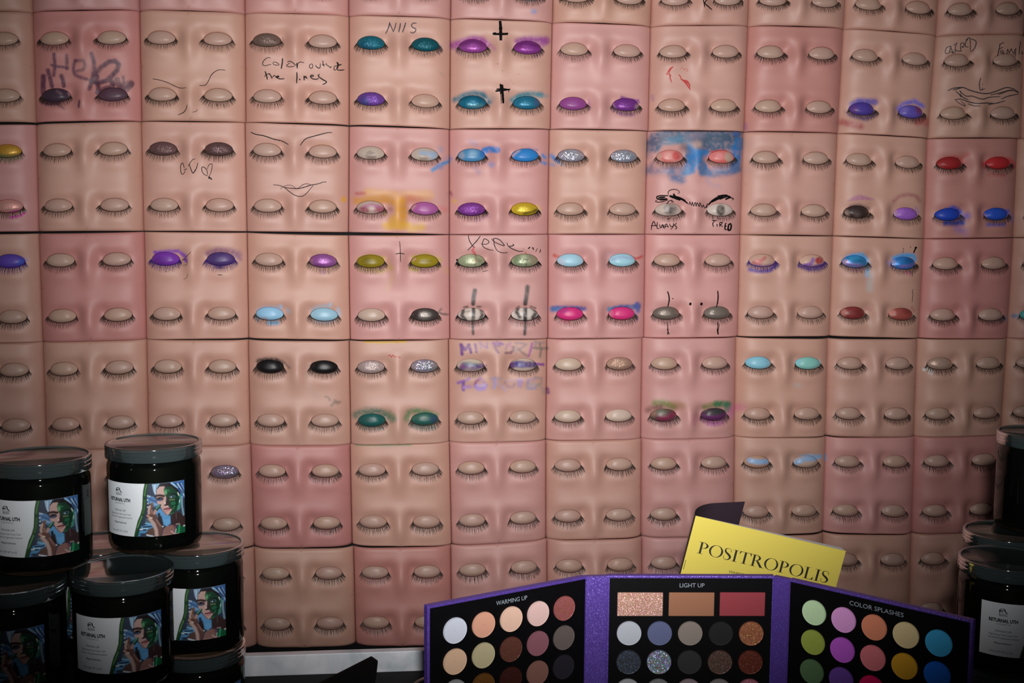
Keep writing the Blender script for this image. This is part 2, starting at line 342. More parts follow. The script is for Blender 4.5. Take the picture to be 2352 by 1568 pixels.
# Color outside the lines
pen(1, 3, 'handwriting', 'handwriting reading Color outside the lines', INK,
    (CT(425,540,370,535,300,570,245,640,240,700,290,725,370,710,440,690), 1.8), (CT(490,645,540,640,610,680,620,705,560,715,490,690,480,655,490,645), 1.7), (CT(705,550,700,650,675,800), 3.2),
    (CT(820,635,880,620,940,650,1000,700,1050,730), 2), (CT(880,660,820,700,800,725,850,750,940,745,1000,735), 1.8), (CT(1040,660,1050,730,1052,790), 3), (CT(1052,730,1080,660,1140,640,1215,660), 1.8),
    (CT(1400,680,1350,700,1335,750,1360,780,1400,780,1415,720,1400,680), 1.8), (CT(1480,710,1500,745,1550,780,1585,770,1590,670), 2.2), (CT(1650,605,1660,700,1690,745), 2), (CT(1630,705,1700,700), 2),
    (CT(1740,665,1730,695,1800,745,1830,780), 2), (CT(1850,735,1835,775), 2), (CT(1980,640,2010,700,1985,800), 4), (CT(1990,720,1930,740,1910,800,1940,830,1985,790), 1.8), (CT(2010,720,2090,695), 3), (CT(1985,800,2010,830,2080,830,2160,822), 2.4),
    (CT(295,855,330,960,350,1050), 3), (CT(285,985,320,930,420,915), 1.8), (CT(380,900,430,960,460,1030), 2.6), (CT(470,1000,510,955,560,990), 2), (CT(540,1000,620,985,600,965,560,990,590,1015,650,1035,750,1030), 2.6),
    (CT(1040,875,1045,980,1035,1140), 3), (CT(1110,1030,1108,1065), 3), (CT(1210,960,1215,1070), 3), (CT(1215,1010,1250,975,1260,1010,1295,1025), 3), (CT(1360,975,1420,980,1430,950,1380,950,1360,985,1410,1030,1490,1045,1560,1020), 2.4),
    (CT(1580,930,1545,945,1560,985,1650,1050,1735,1100,1710,1140,1645,1165), 2.8))
lid(1, 3, 0, (112, 92, 84), 'g'); sk(1, 3, ('s', CT(120,60,60,150,70,200), 4, 2.5, (110, 80, 70), .5), ('s', CT(690,60,740,150), 3, 2, (120, 85, 75), .5))
# NIIS
pen(1, 4, 'handwriting', 'pencil letters NIIS', INK_GREY, (KB(306,148,297,185,278,226), 2.6), (KB(303,150,318,185,330,212), 2.2), (KB(348,150,340,185,328,214), 2.2), (KB(377,154,372,185,364,216), 2.6),
    (KB(412,150,402,185,390,217), 2.6), (KB(484,156,462,155,450,170,460,184,478,192,476,210,458,220,442,214), 2.4))
lid(1, 4, 0, (22, 105, 125), 'g'); lid(1, 4, 1, (8, 88, 100), 'g'); lid(1, 4, 2, (115, 70, 160), 'g'); ll(1, 4, ('e', [KB(130, 690)[0], (12, 16)], 0, 8, (60, 75, 135), .9), ('e', [KB(145,312)[0], (14, 10)], 0, 7, (25, 75, 110), .6))
sk(1, 4, ('s', KB(100,648,118,652), 3, 2, (90, 80, 95), .6), ('s', KB(205,615,228,628), 2, 2, (120, 105, 120), .5), ('e', [KB(636,318)[0], (5, 7)], 0, 4, (30, 90, 130), .6), ('s', KB(640,480,668,510), 2, 3, (150, 140, 120), .4))
# crosses
pen(1, 5, 'painted_cross', 'two black painted crosses', INK_BLACK, (X5(655,48,662,150,665,320), 7.5), (X5(645,60,660,200,655,310), 4), (X5(550,225,660,230,768,222), 4.6), (X5(560,240,700,240,765,240), 2), (X5(560,215,600,212), 2),
    (X5(685,930,690,1060,700,1190), 5.5), (X5(660,920,668,1000,668,1060), 5), (X5(655,1040,668,1110,672,1195), 1.6), (X5(590,1020,690,1010,795,995), 4.2), (X5(605,995,700,990,790,1005), 3.6), (X5(770,1010,775,1040), 1.5),
    (X5(618,638,620,648), 1.5), (X5(687,733,689,742), 1.5), (X5(908,782,912,788), 1.2), (X5(828,914,830,920), 1.2), (X5(800,862,803,868), 1.2))
lid(1, 5, 0, (150, 70, 150), 's'); lid(1, 5, 1, (140, 60, 145), 's'); lid(1, 5, 2, (25, 110, 140), 's'); lid(1, 5, 3, (35, 115, 145), 's')
ll(1, 5, ('s', X5(100,380,280,322,470,390), 7, 5, (95, 30, 95), .7), ('s', X5(835,400,1000,352,1200,400), 7, 5, (95, 30, 95), .7), ('s', X5(100,1140,280,1078,480,1170), 5, 4, (10, 75, 100), .6), ('s', X5(220,1215,300,1230,400,1215), 6, 5, (120, 165, 165), .6), ('e', [X5(1175,1180)[0], (8, 9)], 0, 5, (90, 80, 130), .6))
sk(1, 5, ('s', X5(-20,390,110,355,270,300,400,315,470,370), 15, 7, (150, 60, 140), .75), ('s', X5(540,390,580,440), 5, 4, (175, 95, 150), .5), ('s', X5(60,430,90,470), 8, 6, (150, 70, 150), .5),
    ('s', X5(900,340,1000,310,1120,305,1290,320), 15, 7, (140, 55, 135), .75), ('s', X5(1220,380,1280,330), 14, 8, (150, 70, 140), .6), ('s', X5(1225,480,1150,530), 8, 5, (120, 45, 120), .5),
    ('s', X5(30,1140,160,1080,300,1045,420,1070,500,1170), 11, 6, (30, 105, 125), .8), ('s', X5(530,1100,560,1120), 8, 7, (140, 140, 140), .4), ('s', X5(830,1140,930,1080,1050,1060,1220,1070), 11, 6, (45, 120, 135), .8), ('s', X5(1180,1090,1310,1090), 6, 5, (95, 140, 150), .5))
# plum eyelids
lid(1, 6, 2, (140, 68, 135), 'm'); lid(1, 6, 3, (120, 55, 140), 's'); ll(1, 6, ('e', [KB(1965,712)[0], (8, 7)], 0, 4, (190, 160, 150), .8), ('s', KB(1795,690,1810,735), 4, 3, (190, 160, 160), .5))
sk(1, 6, ('p', KB(1832,680,1850,638,1890,652,1968,664,1975,690,1930,668,1870,668), 0, 3, (125, 55, 130), .85), ('s', KB(1632,668,1636,720), 5, 4, (150, 70, 140), .5), ('s', KB(1790,720,1850,762,1930,765), 6, 4, (130, 70, 150), .5), ('s', KB(2052,655,2058,680), 5, 3, (130, 70, 150), .6))
# red scribbles
pen(1, 7, 'red_scribble', 'two red pencil scribbles', INK_RED, (KC(206,408,186,416,172,438,163,456,178,452,188,462,184,482,196,508), 2), (KC(200,410,184,428,176,448), 3.2), (KC(180,455,186,485,192,500), 2.6),
    (KC(236,456,248,470,252,485,272,492,292,498,300,520), 2.6), (KC(255,486,280,510,296,532,308,550), 3), (KC(270,495,300,515,304,535), 3.4), (KC(246,424,258,412,270,428,284,420,292,434,280,438), .9))
sk(1, 7, ('s', KB(2058,640,2062,665), 6, 3, (130, 80, 140), .4))
sk(1, 8, ('s', KC(648,760,650,790), 5, 4, (120, 80, 140), .5))
# violet with red corners
lid(1, 9, 2, (62, 48, 120)); lid(1, 9, 3, (70, 60, 130)); ll(1, 9, ('e', [KC(1310,668)[0], (9, 9)], 0, 6, (85, 45, 100), .7), ('e', [KC(1715,665)[0], (10, 13)], 0, 6, (95, 35, 60), .85), ('e', [KC(1620,668)[0], (9, 7)], 0, 5, (105, 95, 150), .5))
sk(1, 9, ('s', KC(1300,640,1340,620,1400,622,1438,625), 12, 6, (75, 70, 150), .75), ('s', KC(1285,700,1380,728,1440,700), 8, 5, (70, 55, 120), .6), ('s', KC(1235,748,1290,760,1350,772), 13, 7, (140, 65, 65), .75), ('s', KC(1255,680,1275,700), 6, 5, (140, 100, 110), .4),
    ('s', KC(1585,665,1610,640,1680,618,1730,650), 9, 5, (75, 75, 160), .75), ('s', KC(1600,705,1680,725,1740,715), 7, 4, (60, 60, 120), .6), ('s', KC(1700,745,1745,735,1755,750), 15, 7, (140, 60, 60), .65))
# SACRED Family
pen(1, 10, 'handwriting', 'pencil words above drawn lips', INK_GREY, (SF(260,285,215,290,190,330,190,375,225,380), 2), (SF(235,385,260,300,275,280), 2), (SF(255,265,275,330,300,375,245,350), 2), (SF(350,225,325,300,320,380), 2), (SF(335,240,300,270), 1.8), (SF(325,330,365,345,405,345), 2),
    (SF(400,235,398,300,412,355), 2), (SF(395,240,440,235,445,270,415,290,450,300), 2), (SF(500,180,470,220,465,280,510,290), 2), (SF(470,195,510,165,530,180,535,340), 2), (SF(540,175,610,210,600,290,560,345,530,350), 2.2),
    (SF(945,245,930,330,905,420), 2.4), (SF(935,255,1000,225), 2), (SF(930,320,985,290), 2), (SF(985,330,950,350,970,375,990,350,995,415), 2), (SF(1040,390,1050,320,1075,370,1100,315,1125,385), 2), (SF(1150,320,1135,395), 2), (SF(1165,300,1155,420), 2), (SF(1230,205,1205,400), 2), (SF(1245,345,1255,385,1279,350), 2),
    (SF(678,718,660,790,672,885,735,865), 2.2), (SF(700,800,705,815), 1.5), (SF(690,880,705,850), 1.5),
    (SF(222,895,300,860,430,850,520,885,640,920,760,935,880,905,970,870,1050,850,1140,875,1210,925), 2.6), (SF(290,885,430,850), 2.4), (SF(330,900,440,990,510,1020), 2.2), (SF(385,890,430,940,480,970,560,970,650,1000,720,1010,800,985,950,975), 2.2), (SF(350,910,410,985,390,905), 1.4),
    (SF(810,955,960,920,1100,885,1190,920), 2.2), (SF(920,950,1050,900,1120,895), 2), (SF(960,1010,1060,970,1200,940), 2.2), (SF(315,1022,400,1010,500,1045,620,1070,760,1065,880,1070,1020,1032), 2.4), (SF(330,1030,400,1080,465,1105,400,1030), 1.6), (SF(500,1075,590,1105,680,1105), 2), (SF(780,1088,880,1068), 2))
# row 2
lid(2, 0, 1, (125, 92, 32), 's'); ll(2, 0, ('s', KA(-30,1035,60,1052,140,1040), 8, 6, (40, 80, 60), .9), ('e', [KA(92, 1005)[0], (12, 7)], 0, 6, (215, 170, 70), .8)); lid(2, 0, 3, (140, 100, 95), 's')
ll(2, 0, ('s', KA(55,1420,110,1405,160,1400), 4, 2, (190, 60, 150), .9), ('s', KA(0,1425,90,1425), 5, 3, (120, 60, 110), .7)); sk(2, 0, ('s', KA(70,1450,130,1440,165,1420), 5, 2, (190, 50, 150), .9), ('s', KA(-10,1065,80,1062,140,1050), 6, 5, (80, 90, 60), .6))
lid(2, 2, 0, (98, 72, 72), 'g'); lid(2, 2, 1, (95, 70, 70), 'g'); sk(2, 2, ('s', KA(1005,975,1080,950,1190,975), 4, 3, (110, 75, 70), .5), ('s', KA(1375,975,1460,955,1550,985), 4, 3, (110, 75, 70), .4))
pen(2, 2, 'pencil_hearts', 'three pencilled hearts', INK, (HT(765,520,710,580,630,590), 1.7), (HT(690,640,640,740,570,790,520,740,490,600,490,420,530,300,580,285,620,370,660,520), 1.8), (HT(820,430,900,300,1000,160,1090,100,1150,100), 1.6),
    (HT(885,345,930,500,1000,670,1050,735,1130,640,1220,460,1265,270), 2), (HT(1180,560,1110,660), 2.6), (HT(1700,800,1690,680,1640,560,1560,480,1480,455,1435,500,1450,640,1520,760,1600,820,1720,860), 1.8), (HT(1690,560,1730,420,1800,340,1890,320,1910,400,1880,600,1830,760,1760,890), 1.5), (HT(1740,890,1830,960,1900,1030), 3.2), (HT(1760,900,1765,1000), 2.6))
pen(2, 3, 'drawn_face', 'pencilled brows and smiling lips', INK, (FV(38,85,110,115,230,138,370,185,480,210,580,262), 2.3), (FV(750,278,790,220,840,175,920,150,1050,115,1145,92,1210,90), 2.2),
    (FV(360,842,440,850,520,880,600,945,680,995,760,1010,820,985,880,920,940,850), 1.7), (FV(462,908,500,875,560,850,620,850,660,875,700,897), 1.1), (FV(700,897,740,880,790,840,850,828,905,842), 1.4), (FV(520,880,620,893,720,897,800,880,900,848,1000,830,1080,805,1130,800), 2))
sk(2, 3, ('e', [FV(1375, 1050)[0], (6, 7)], 0, 3, (215, 155, 50), .9), ('s', FV(1000,262,1180,262), 7, 6, (200, 150, 110), .35))
# grey irises over yellow smears
lid(2, 4, 0, (185, 168, 155)); lid(2, 4, 1, (185, 170, 158)); lid(2, 4, 2, (185, 160, 150)); lid(2, 4, 3, (165, 90, 150))
ll(2, 4, ('e', [Y4(330, 430)[0], (11, 11)], 0, 3, (142, 122, 112), .9), ('s', Y4(255,430,265,380,320,350), 2, 2, (120, 95, 88), .6), ('e', [Y4(1085, 445)[0], (10, 11)], 0, 4, (150, 130, 118), .8), ('s', Y4(1045,380,1150,390,1250,400), 9, 5, (140, 165, 195), .85), ('e', [Y4(1220, 430)[0], (8, 9)], 0, 5, (150, 175, 205), .7),
    ('e', [Y4(230, 1200)[0], (12, 8)], 0, 4, (145, 65, 85), .9), ('e', [Y4(450, 1195)[0], (14, 8)], 0, 4, (155, 75, 95), .9), ('s', Y4(240,1150,340,1130,450,1160), 6, 4, (175, 100, 150), .8), ('e', [Y4(1110,1235)[0], (8, 4)], 0, 4, (190, 120, 180), .7), ('s', Y4(920,1190,960,1140), 5, 3, (190, 150, 130), .7))
sk(2, 4, ('s', Y4(1215,630,1300,570,1380,530,1470,500), 8, 4, (70, 140, 195), .85), ('s', Y4(1280,580,1340,590), 9, 5, (120, 130, 180), .5), ('e', [Y4(1330, 335)[0], (7, 8)], 0, 5, (160, 145, 165), .6), ('s', Y4(1380,460,1440,440), 6, 5, (160, 140, 175), .4),
    ('s', Y4(110,1075,300,1065,520,1060,640,1090), 14, 7, (205, 140, 60), .75), ('s', Y4(290,970,480,985,620,1000), 22, 7, (210, 150, 75), .65), ('s', Y4(720,1000,900,990,1160,990), 20, 7, (210, 150, 80), .6), ('s', Y4(760,1060,900,1050,1000,1060), 18, 8, (205, 120, 100), .5),
    ('s', Y4(750,1100,760,1250,750,1400), 26, 7, (215, 150, 55), .8), ('s', Y4(640,1330,600,1430), 16, 7, (215, 160, 60), .75), ('s', Y4(540,1430,700,1430,860,1430), 16, 6, (215, 160, 60), .8), ('s', Y4(900,1470,1060,1450), 16, 8, (215, 165, 80), .75),
    ('s', Y4(120,970,230,965), 6, 5, (185, 85, 80), .7), ('s', Y4(1320,1180,1390,1200), 12, 7, (205, 110, 110), .5), ('e', [Y4(610,1195)[0], (6, 5)], 0, 4, (170, 110, 100), .5), ('e', [Y4(520,1260)[0], (5, 4)], 0, 3, (190, 150, 60), .5))
# blue strokes, purple and yellow
lid(2, 5, 0, (75, 135, 180)); lid(2, 5, 1, (45, 125, 195)); lid(2, 5, 2, (135, 65, 155), 'g'); lid(2, 5, 3, (205, 175, 45), 's')
ll(2, 5, ('e', [KB(860,1022)[0], (10, 9)], 0, 6, (150, 185, 205), .6), ('e', [KB(785,1035)[0], (6, 8)], 0, 5, (170, 160, 160), .7), ('e', [KB(935,1030)[0], (9, 9)], 0, 4, (30, 105, 185), .8), ('s', KB(1125,1040,1170,1000), 5, 3, (195, 160, 150), .8), ('s', KB(1200,1425,1260,1412,1300,1390), 5, 3, (75, 60, 30), .9))
sk(2, 5, ('s', KB(935,1005,970,995,1022,1000), 13, 3.5, (35, 115, 190), .9), ('e', [KB(985,1098)[0], (7, 6)], 0, 5, (120, 140, 195), .6), ('s', KB(850,945,880,960), 9, 8, (150, 130, 165), .5), ('s', KB(880,1120,900,1150), 9, 7, (150, 125, 155), .45), ('s', KB(1325,1035,1340,1050), 7, 3.5, (70, 130, 195), .7),
    ('s', KB(1318,1080,1345,1090), 7, 3.5, (90, 135, 195), .7), ('s', KB(1230,992,1290,1000), 4, 3, (110, 110, 160), .6), ('s', KB(1290,1375,1305,1400), 6, 5, (205, 175, 60), .6), ('s', KB(710,1280,718,1300), 5, 3, (150, 60, 90), .6), ('e', [KB(735,1342)[0], (6, 5)], 0, 4, (215, 165, 80), .6), ('e', [KB(712,1060)[0], (4, 5)], 0, 3, (110, 130, 190), .6), ('e', [KB(755,1385)[0], (5, 6)], 0, 4, (205, 120, 120), .4), ('s', KB(880,1470,970,1440), 6, 6, (170, 110, 150), .35))
for k in (2, 3): LASHM[2, 5, k] = LASH_BLACK
lid(2, 6, 0, (190, 190, 210), 'h'); lid(2, 6, 1, (180, 185, 205), 'h'); sk(2, 6, ('s', KB(1385,1040,1405,1060,1430,1075), 9, 4, (60, 125, 195), .75), ('s', KB(1380,1095,1400,1100), 6, 4, (90, 135, 195), .5), ('s', KB(1440,1090,1470,1100), 4, 3, (110, 150, 200), .4))
# ALWAYS TIRED
lid(2, 7, 0, (205, 130, 125)); lid(2, 7, 1, (200, 115, 112)); lid(2, 7, 2, (190, 172, 162)); lid(2, 7, 3, (190, 176, 168))
ll(2, 7, ('e', [AT(460, 425)[0], (9, 9)], 0, 4, (190, 60, 60), .8), ('s', AT(260,460,300,500,400,520), 4, 3, (190, 85, 80), .7), ('e', [AT(340, 415)[0], (8, 7)], 0, 5, (225, 165, 160), .7), ('e', [AT(210, 430)[0], (5, 8)], 0, 3, (180, 150, 135), .8), ('e', [AT(1210,450)[0], (9, 12)], 0, 3, (165, 150, 135), .9), ('s', AT(950,500,1060,520,1160,500), 8, 4, (200, 85, 80), .7), ('e', [AT(1080,430)[0], (8, 8)], 0, 5, (220, 150, 155), .5),
    ('e', [AT(375, 1195)[0], (15, 14)], 0, 4, (120, 108, 104), .9), ('e', [AT(385, 1210)[0], (6, 7)], 0, 3, (58, 50, 48), .8), ('e', [AT(330,1180)[0], (5, 6)], 0, 3, (200, 190, 190), .5), ('e', [AT(1100, 1210)[0], (10, 13)], 0, 3, (72, 62, 58), .95))
sk(2, 7, ('p', AT(60,250,110,130,250,80,600,75,1000,85,1300,60,1390,90,1390,300,1250,330,1020,340,880,400,720,370,640,340,600,230,420,230,250,250,180,350,60,340), 4, 6, (62, 92, 122), .85, .5),
    ('s', AT(60,250,200,200,300,130,420,110), 12, 8, (90, 88, 110), .7, .6), ('s', AT(380,200,500,180,620,170), 14, 9, (70, 120, 150), .7, .5), ('s', AT(850,170,1000,180,1250,150), 26, 12, (55, 75, 100), .8, .5), ('s', AT(640,150,800,130), 18, 10, (120, 110, 130), .6, .5), ('e', [AT(765,265)[0], (10, 9)], 0, 6, (170, 140, 130), .85), ('e', [AT(760,330)[0], (12, 6)], 0, 6, (120, 105, 120), .6),
    ('p', AT(600,420,640,270,700,330,860,370,900,350,860,480,900,600,960,700,820,690,760,560,720,660,640,690,580,680,600,560), 2, 4, (45, 115, 175), .92, .35), ('s', AT(680,420,760,400,850,400), 16, 7, (50, 120, 185), .8), ('s', AT(1370,230,1330,340,1320,480,1300,600), 22, 5, (40, 105, 165), .9, .3), ('s', AT(1340,40,1320,100), 12, 5, (45, 85, 150), .85),
    ('s', AT(820,560,840,660,1000,680,1230,650,1360,610), 15, 7, (80, 105, 145), .8, .5), ('s', AT(1000,610,1200,600), 10, 7, (150, 140, 165), .6), ('s', AT(60,640,250,640,560,610), 14, 9, (115, 115, 145), .6, .6), ('s', AT(110,540,80,640), 8, 6, (100, 95, 120), .5), ('s', AT(380,660,420,740,540,770), 16, 7, (85, 100, 140), .75, .5), ('s', AT(600,640,560,690), 14, 8, (70, 120, 165), .7),
    ('s', AT(560,300,620,340,600,400), 12, 8, (90, 85, 95), .6), ('s', AT(900,720,940,840,1080,870), 8, 7, (150, 135, 160), .4, .8), ('s', AT(960,370,1100,345,1180,360), 4, 2, (190, 60, 60), .7), ('s', AT(15,560,20,700), 6, 5, (90, 100, 130), .5), ('e', [AT(870,470)[0], (4, 8)], 0, 4, (200, 140, 110), .5), ('s', AT(40,310,60,420), 12, 9, (120, 110, 125), .5))
pen(2, 7, 'drawn_brows', 'scribbled black brows', INK_BLACK, (AT(345,1000,230,1000,180,1015,200,1050,330,1040), 3), (AT(200,1030,300,1020), 4), (AT(180,1060,160,1085,240,1090,340,1060), 2), (AT(220,1060,330,1050), 4), (AT(345,990,345,940,400,910,470,915,505,950,480,970), 1.8), (AT(360,1000,440,1030,520,1060), 5.5), (AT(420,970,440,1010,520,1040,590,1075), 5.5), (AT(540,1040,600,1095), 4), (AT(600,1085,620,1110), 2.6),
    (AT(600,1105,650,1120,650,1085,680,1140,690,1090,710,1150,730,1095,745,1150,760,1100,790,1155,800,1100,830,1165,850,1130,870,1180,910,1110,890,1175,940,1105), 1.7), (AT(920,1130,980,1070,1050,1020), 4), (AT(960,1090,1060,1040,1140,1010), 5.5), (AT(1050,1010,1150,995,1200,995), 4.5), (AT(1080,1050,1190,1010,1230,1020,1170,1050,1250,1020), 4), (AT(1240,1030,1280,1040,1265,1065), 2.2), (AT(320,1125,350,1080,400,1065,395,1090,430,1085), 2))
pen(2, 7, 'handwriting', 'handwritten word ALWAYS', INK_BLACK, (AT(100,1490,105,1430,135,1370,165,1440), 2), (AT(95,1435,190,1425), 1.8), (AT(185,1380,180,1450,195,1475,215,1465), 2), (AT(215,1410,235,1465,260,1415,275,1465,285,1410), 2), (AT(290,1475,315,1405,345,1460), 2), (AT(290,1445,350,1440), 1.6), (AT(365,1400,375,1440,410,1440), 2), (AT(420,1395,415,1440,380,1485), 2), (AT(465,1395,435,1420,460,1445,465,1465,440,1480), 2.2))
pen(2, 7, 'handwriting', 'handwritten word TIRED', INK_BLACK,
    (AT(975,1355,1040,1360), 2.4), (AT(1010,1360,985,1400,995,1450), 2.2), (AT(1045,1405,1048,1445), 2.4), (AT(1085,1450,1085,1390,1120,1385,1110,1410,1085,1415,1130,1445), 2.2), (AT(1165,1400,1160,1480,1190,1490), 3), (AT(1165,1400,1185,1395), 2.4), (AT(1160,1440,1185,1435), 2.4), (AT(1215,1405,1205,1490,1235,1490,1250,1440,1240,1400,1215,1420), 4), (AT(330,1330,350,1335,380,1315), 1.8), (AT(1075,1335,1100,1330), 1.8))
# brow bars
lid(2, 9, 2, (48, 36, 34)); lid(2, 9, 3, (115, 70, 145)); ll(2, 9, ('e', [KC(1265,1310)[0], (6, 9)], 0, 4, (150, 125, 115), .7), ('e', [KC(1560,1300)[0], (6, 9)], 0, 4, (150, 120, 130), .8), ('e', [KC(1330,1320)[0], (6, 7)], 0, 6, (90, 75, 70), .6), ('e', [KC(1600,1295)[0], (7, 6)], 0, 5, (140, 95, 170), .5))
sk(2, 9, ('p', KC(1275,1228,1310,1205,1345,1195,1400,1210,1432,1222,1360,1222), 1, 3, (140, 85, 115), .7), ('s', KC(1555,1230,1590,1200,1640,1190,1690,1200,1712,1228), 8, 4, (130, 80, 80), .65), ('s', KC(1290,1265,1340,1255,1400,1275), 6, 4, (75, 60, 60), .6), ('s', KC(1690,1275,1705,1300), 5, 4, (110, 80, 140), .5))
lid(2, 10, 0, (106, 24, 26)); lid(2, 10, 1, (110, 24, 27)); lid(2, 10, 2, (22, 45, 125)); lid(2, 10, 3, (22, 48, 120))
ll(2, 10, ('e', [KC(2105,1335)[0], (7, 10)], 0, 4, (110, 85, 95), .8), ('s', KC(1830,1010,1860,1040), 5, 4, (140, 60, 55), .5))
sk(2, 10, ('s', KC(1830,1000,1870,975,1930,968,1980,990), 11, 6, (130, 45, 45), .7), ('s', KC(1975,960,2010,945), 8, 6, (130, 50, 50), .4), ('s', KC(2110,1010,2180,985,2260,985,2285,1010), 13, 7, (125, 35, 40), .75), ('s', KC(2140,1070,2230,1072), 8, 6, (110, 50, 50), .5), ('s', KC(1880,1290,1920,1275,1960,1300), 11, 5, (30, 50, 130), .8), ('s', KC(1960,1340,2005,1320), 12, 7, (60, 70, 150), .5), ('s', KC(1870,1365,1975,1365), 11, 5, (25, 45, 120), .8), ('s', KC(1940,1400,1990,1420), 12, 10, (70, 65, 140), .4, .8), ('s', KC(2150,1300,2250,1295), 9, 5, (30, 50, 125), .75), ('s', KC(2260,1320,2330,1375), 10, 8, (60, 65, 140), .5), ('s', KC(2130,1375,2230,1375), 7, 5, (28, 45, 115), .6), ('s', KC(1810,1310,1815,1345), 4, 3, (30, 50, 110), .6))
# row 3
lid(3, 0, 1, (55, 40, 105)); ll(3, 0, ('e', [KD(150,215)[0], (12, 10)], 0, 6, (35, 55, 125), .9)); sk(3, 0, ('s', KD(20,180,110,175,175,195), 7, 5, (75, 55, 105), .6)); LASHM[3, 0, 1] = LASH_PURPLE
lid(3, 2, 0, (105, 48, 145)); lid(3, 2, 1, (72, 52, 105)); ll(3, 2, ('e', [KD(1070,200)[0], (14, 9)], 0, 5, (80, 35, 115), .6), ('e', [KD(1510,180)[0], (10, 8)], 0, 6, (100, 75, 130), .6))
sk(3, 2, ('s', KD(1035,145,1120,135,1190,135,1235,170,1240,200), 7, 3, (125, 70, 160), .8), ('s', KD(1030,140,1060,160), 6, 3, (120, 60, 150), .7), ('s', KD(1390,155,1450,130,1540,140,1590,155), 13, 7, (110, 65, 110), .6), ('s', KD(1570,170,1600,190), 8, 6, (120, 75, 120), .5), ('e', [KD(1460,240)[0], (12, 5)], 0, 3, (45, 25, 95), .7))
pen(3, 2, 'pencil_flick', 'thin pencil flicks at eye corner', INK, (KD(1272,140,1240,175,1215,200), 1.2), (KD(1215,190,1245,195,1245,225,1220,230), 1.1), (KD(1252,285,1245,310,1225,325), .9), (KD(1452,293,1485,294), 1.6), (KD(1106,268,1108,276), 1.2))
for k in (0, 1): LASHM[3, 2, k] = LASH_PURPLE
lid(3, 3, 1, (150, 88, 155), 's'); lid(3, 3, 2, (140, 185, 215)); lid(3, 3, 3, (150, 190, 210)); ll(3, 3, ('e', [L3(890,290)[0], (5, 8)], 0, 4, (150, 105, 120), .7), ('e', [L3(1300,240)[0], (7, 8)], 0, 6, (170, 115, 135), .6), ('e', [L3(120,1225)[0], (8, 4)], 0, 3, (160, 130, 125), .7), ('s', L3(960,340,1080,360), 5, 4, (110, 55, 120), .6))
sk(3, 3, ('s', L3(20,1080,100,1050,240,1040,380,1040), 7, 5, (160, 165, 185), .55), ('s', L3(390,1010,400,1040), 6, 3, (160, 180, 210), .7), ('s', L3(500,1080,520,1110), 7, 4, (160, 175, 195), .5), ('s', L3(200,1290,330,1290), 9, 4, (120, 170, 205), .8), ('s', L3(0,1200,15,1230), 8, 5, (110, 150, 180), .6), ('s', L3(910,1075,1000,1035,1180,1010), 8, 5, (165, 175, 190), .6), ('s', L3(1205,980,1200,1010), 5, 3, (165, 185, 205), .7), ('s', L3(1330,1070,1345,1150,1310,1190), 8, 4, (155, 180, 205), .6), ('s', L3(960,1250,1150,1280,1260,1230), 8, 5, (150, 170, 190), .5), ('s', L3(1060,450,1100,470), 8, 6, (190, 130, 160), .5), ('s', L3(880,220,1000,175,1150,170), 3, 2, (120, 60, 110), .5))
# olive lids, inverted cross, silver grey lid
lid(3, 4, 0, (140, 122, 28)); lid(3, 4, 1, (148, 130, 28)); lid(3, 4, 2, (190, 165, 150)); lid(3, 4, 3, (78, 70, 68), 's')
ll(3, 4, ('e', [KE(150,205)[0], (10, 10)], 0, 7, (95, 85, 25), .6), ('s', KE(520,210,600,205), 4, 3, (110, 95, 20), .6), ('s', KE(470,200,485,190), 4, 2, (190, 150, 140), .8), ('e', [KE(545,575)[0], (14, 9)], 0, 7, (150, 140, 132), .7), ('e', [KE(490,570)[0], (7, 9)], 0, 5, (50, 42, 42), .7))
sk(3, 4, ('s', KE(105,190,180,168,270,185), 8, 5, (180, 155, 60), .7), ('s', KE(90,225,120,260,260,275,310,250), 10, 6, (185, 155, 80), .55), ('s', KE(300,205,325,260), 8, 6, (190, 150, 90), .5), ('s', KE(470,180,560,165,650,195,640,240), 9, 5, (180, 155, 60), .65), ('s', KE(455,255,495,265), 9, 5, (185, 160, 60), .7), ('s', KE(330,300,295,400), 8, 9, (205, 165, 120), .4), ('s', KE(690,260,700,280), 8, 8, (205, 165, 110), .4), ('s', KE(640,555,670,565,708,568), 4, 2, (95, 80, 78), .8), ('s', KE(645,548,662,530), 4, 2.5, (120, 100, 95), .7))
pen(3, 4, 'pencil_cross', 'small pencilled upside-down cross', INK, (KE(378,70,383,130,385,212), 1.7), (KE(350,158,380,152,412,158), 1.9))
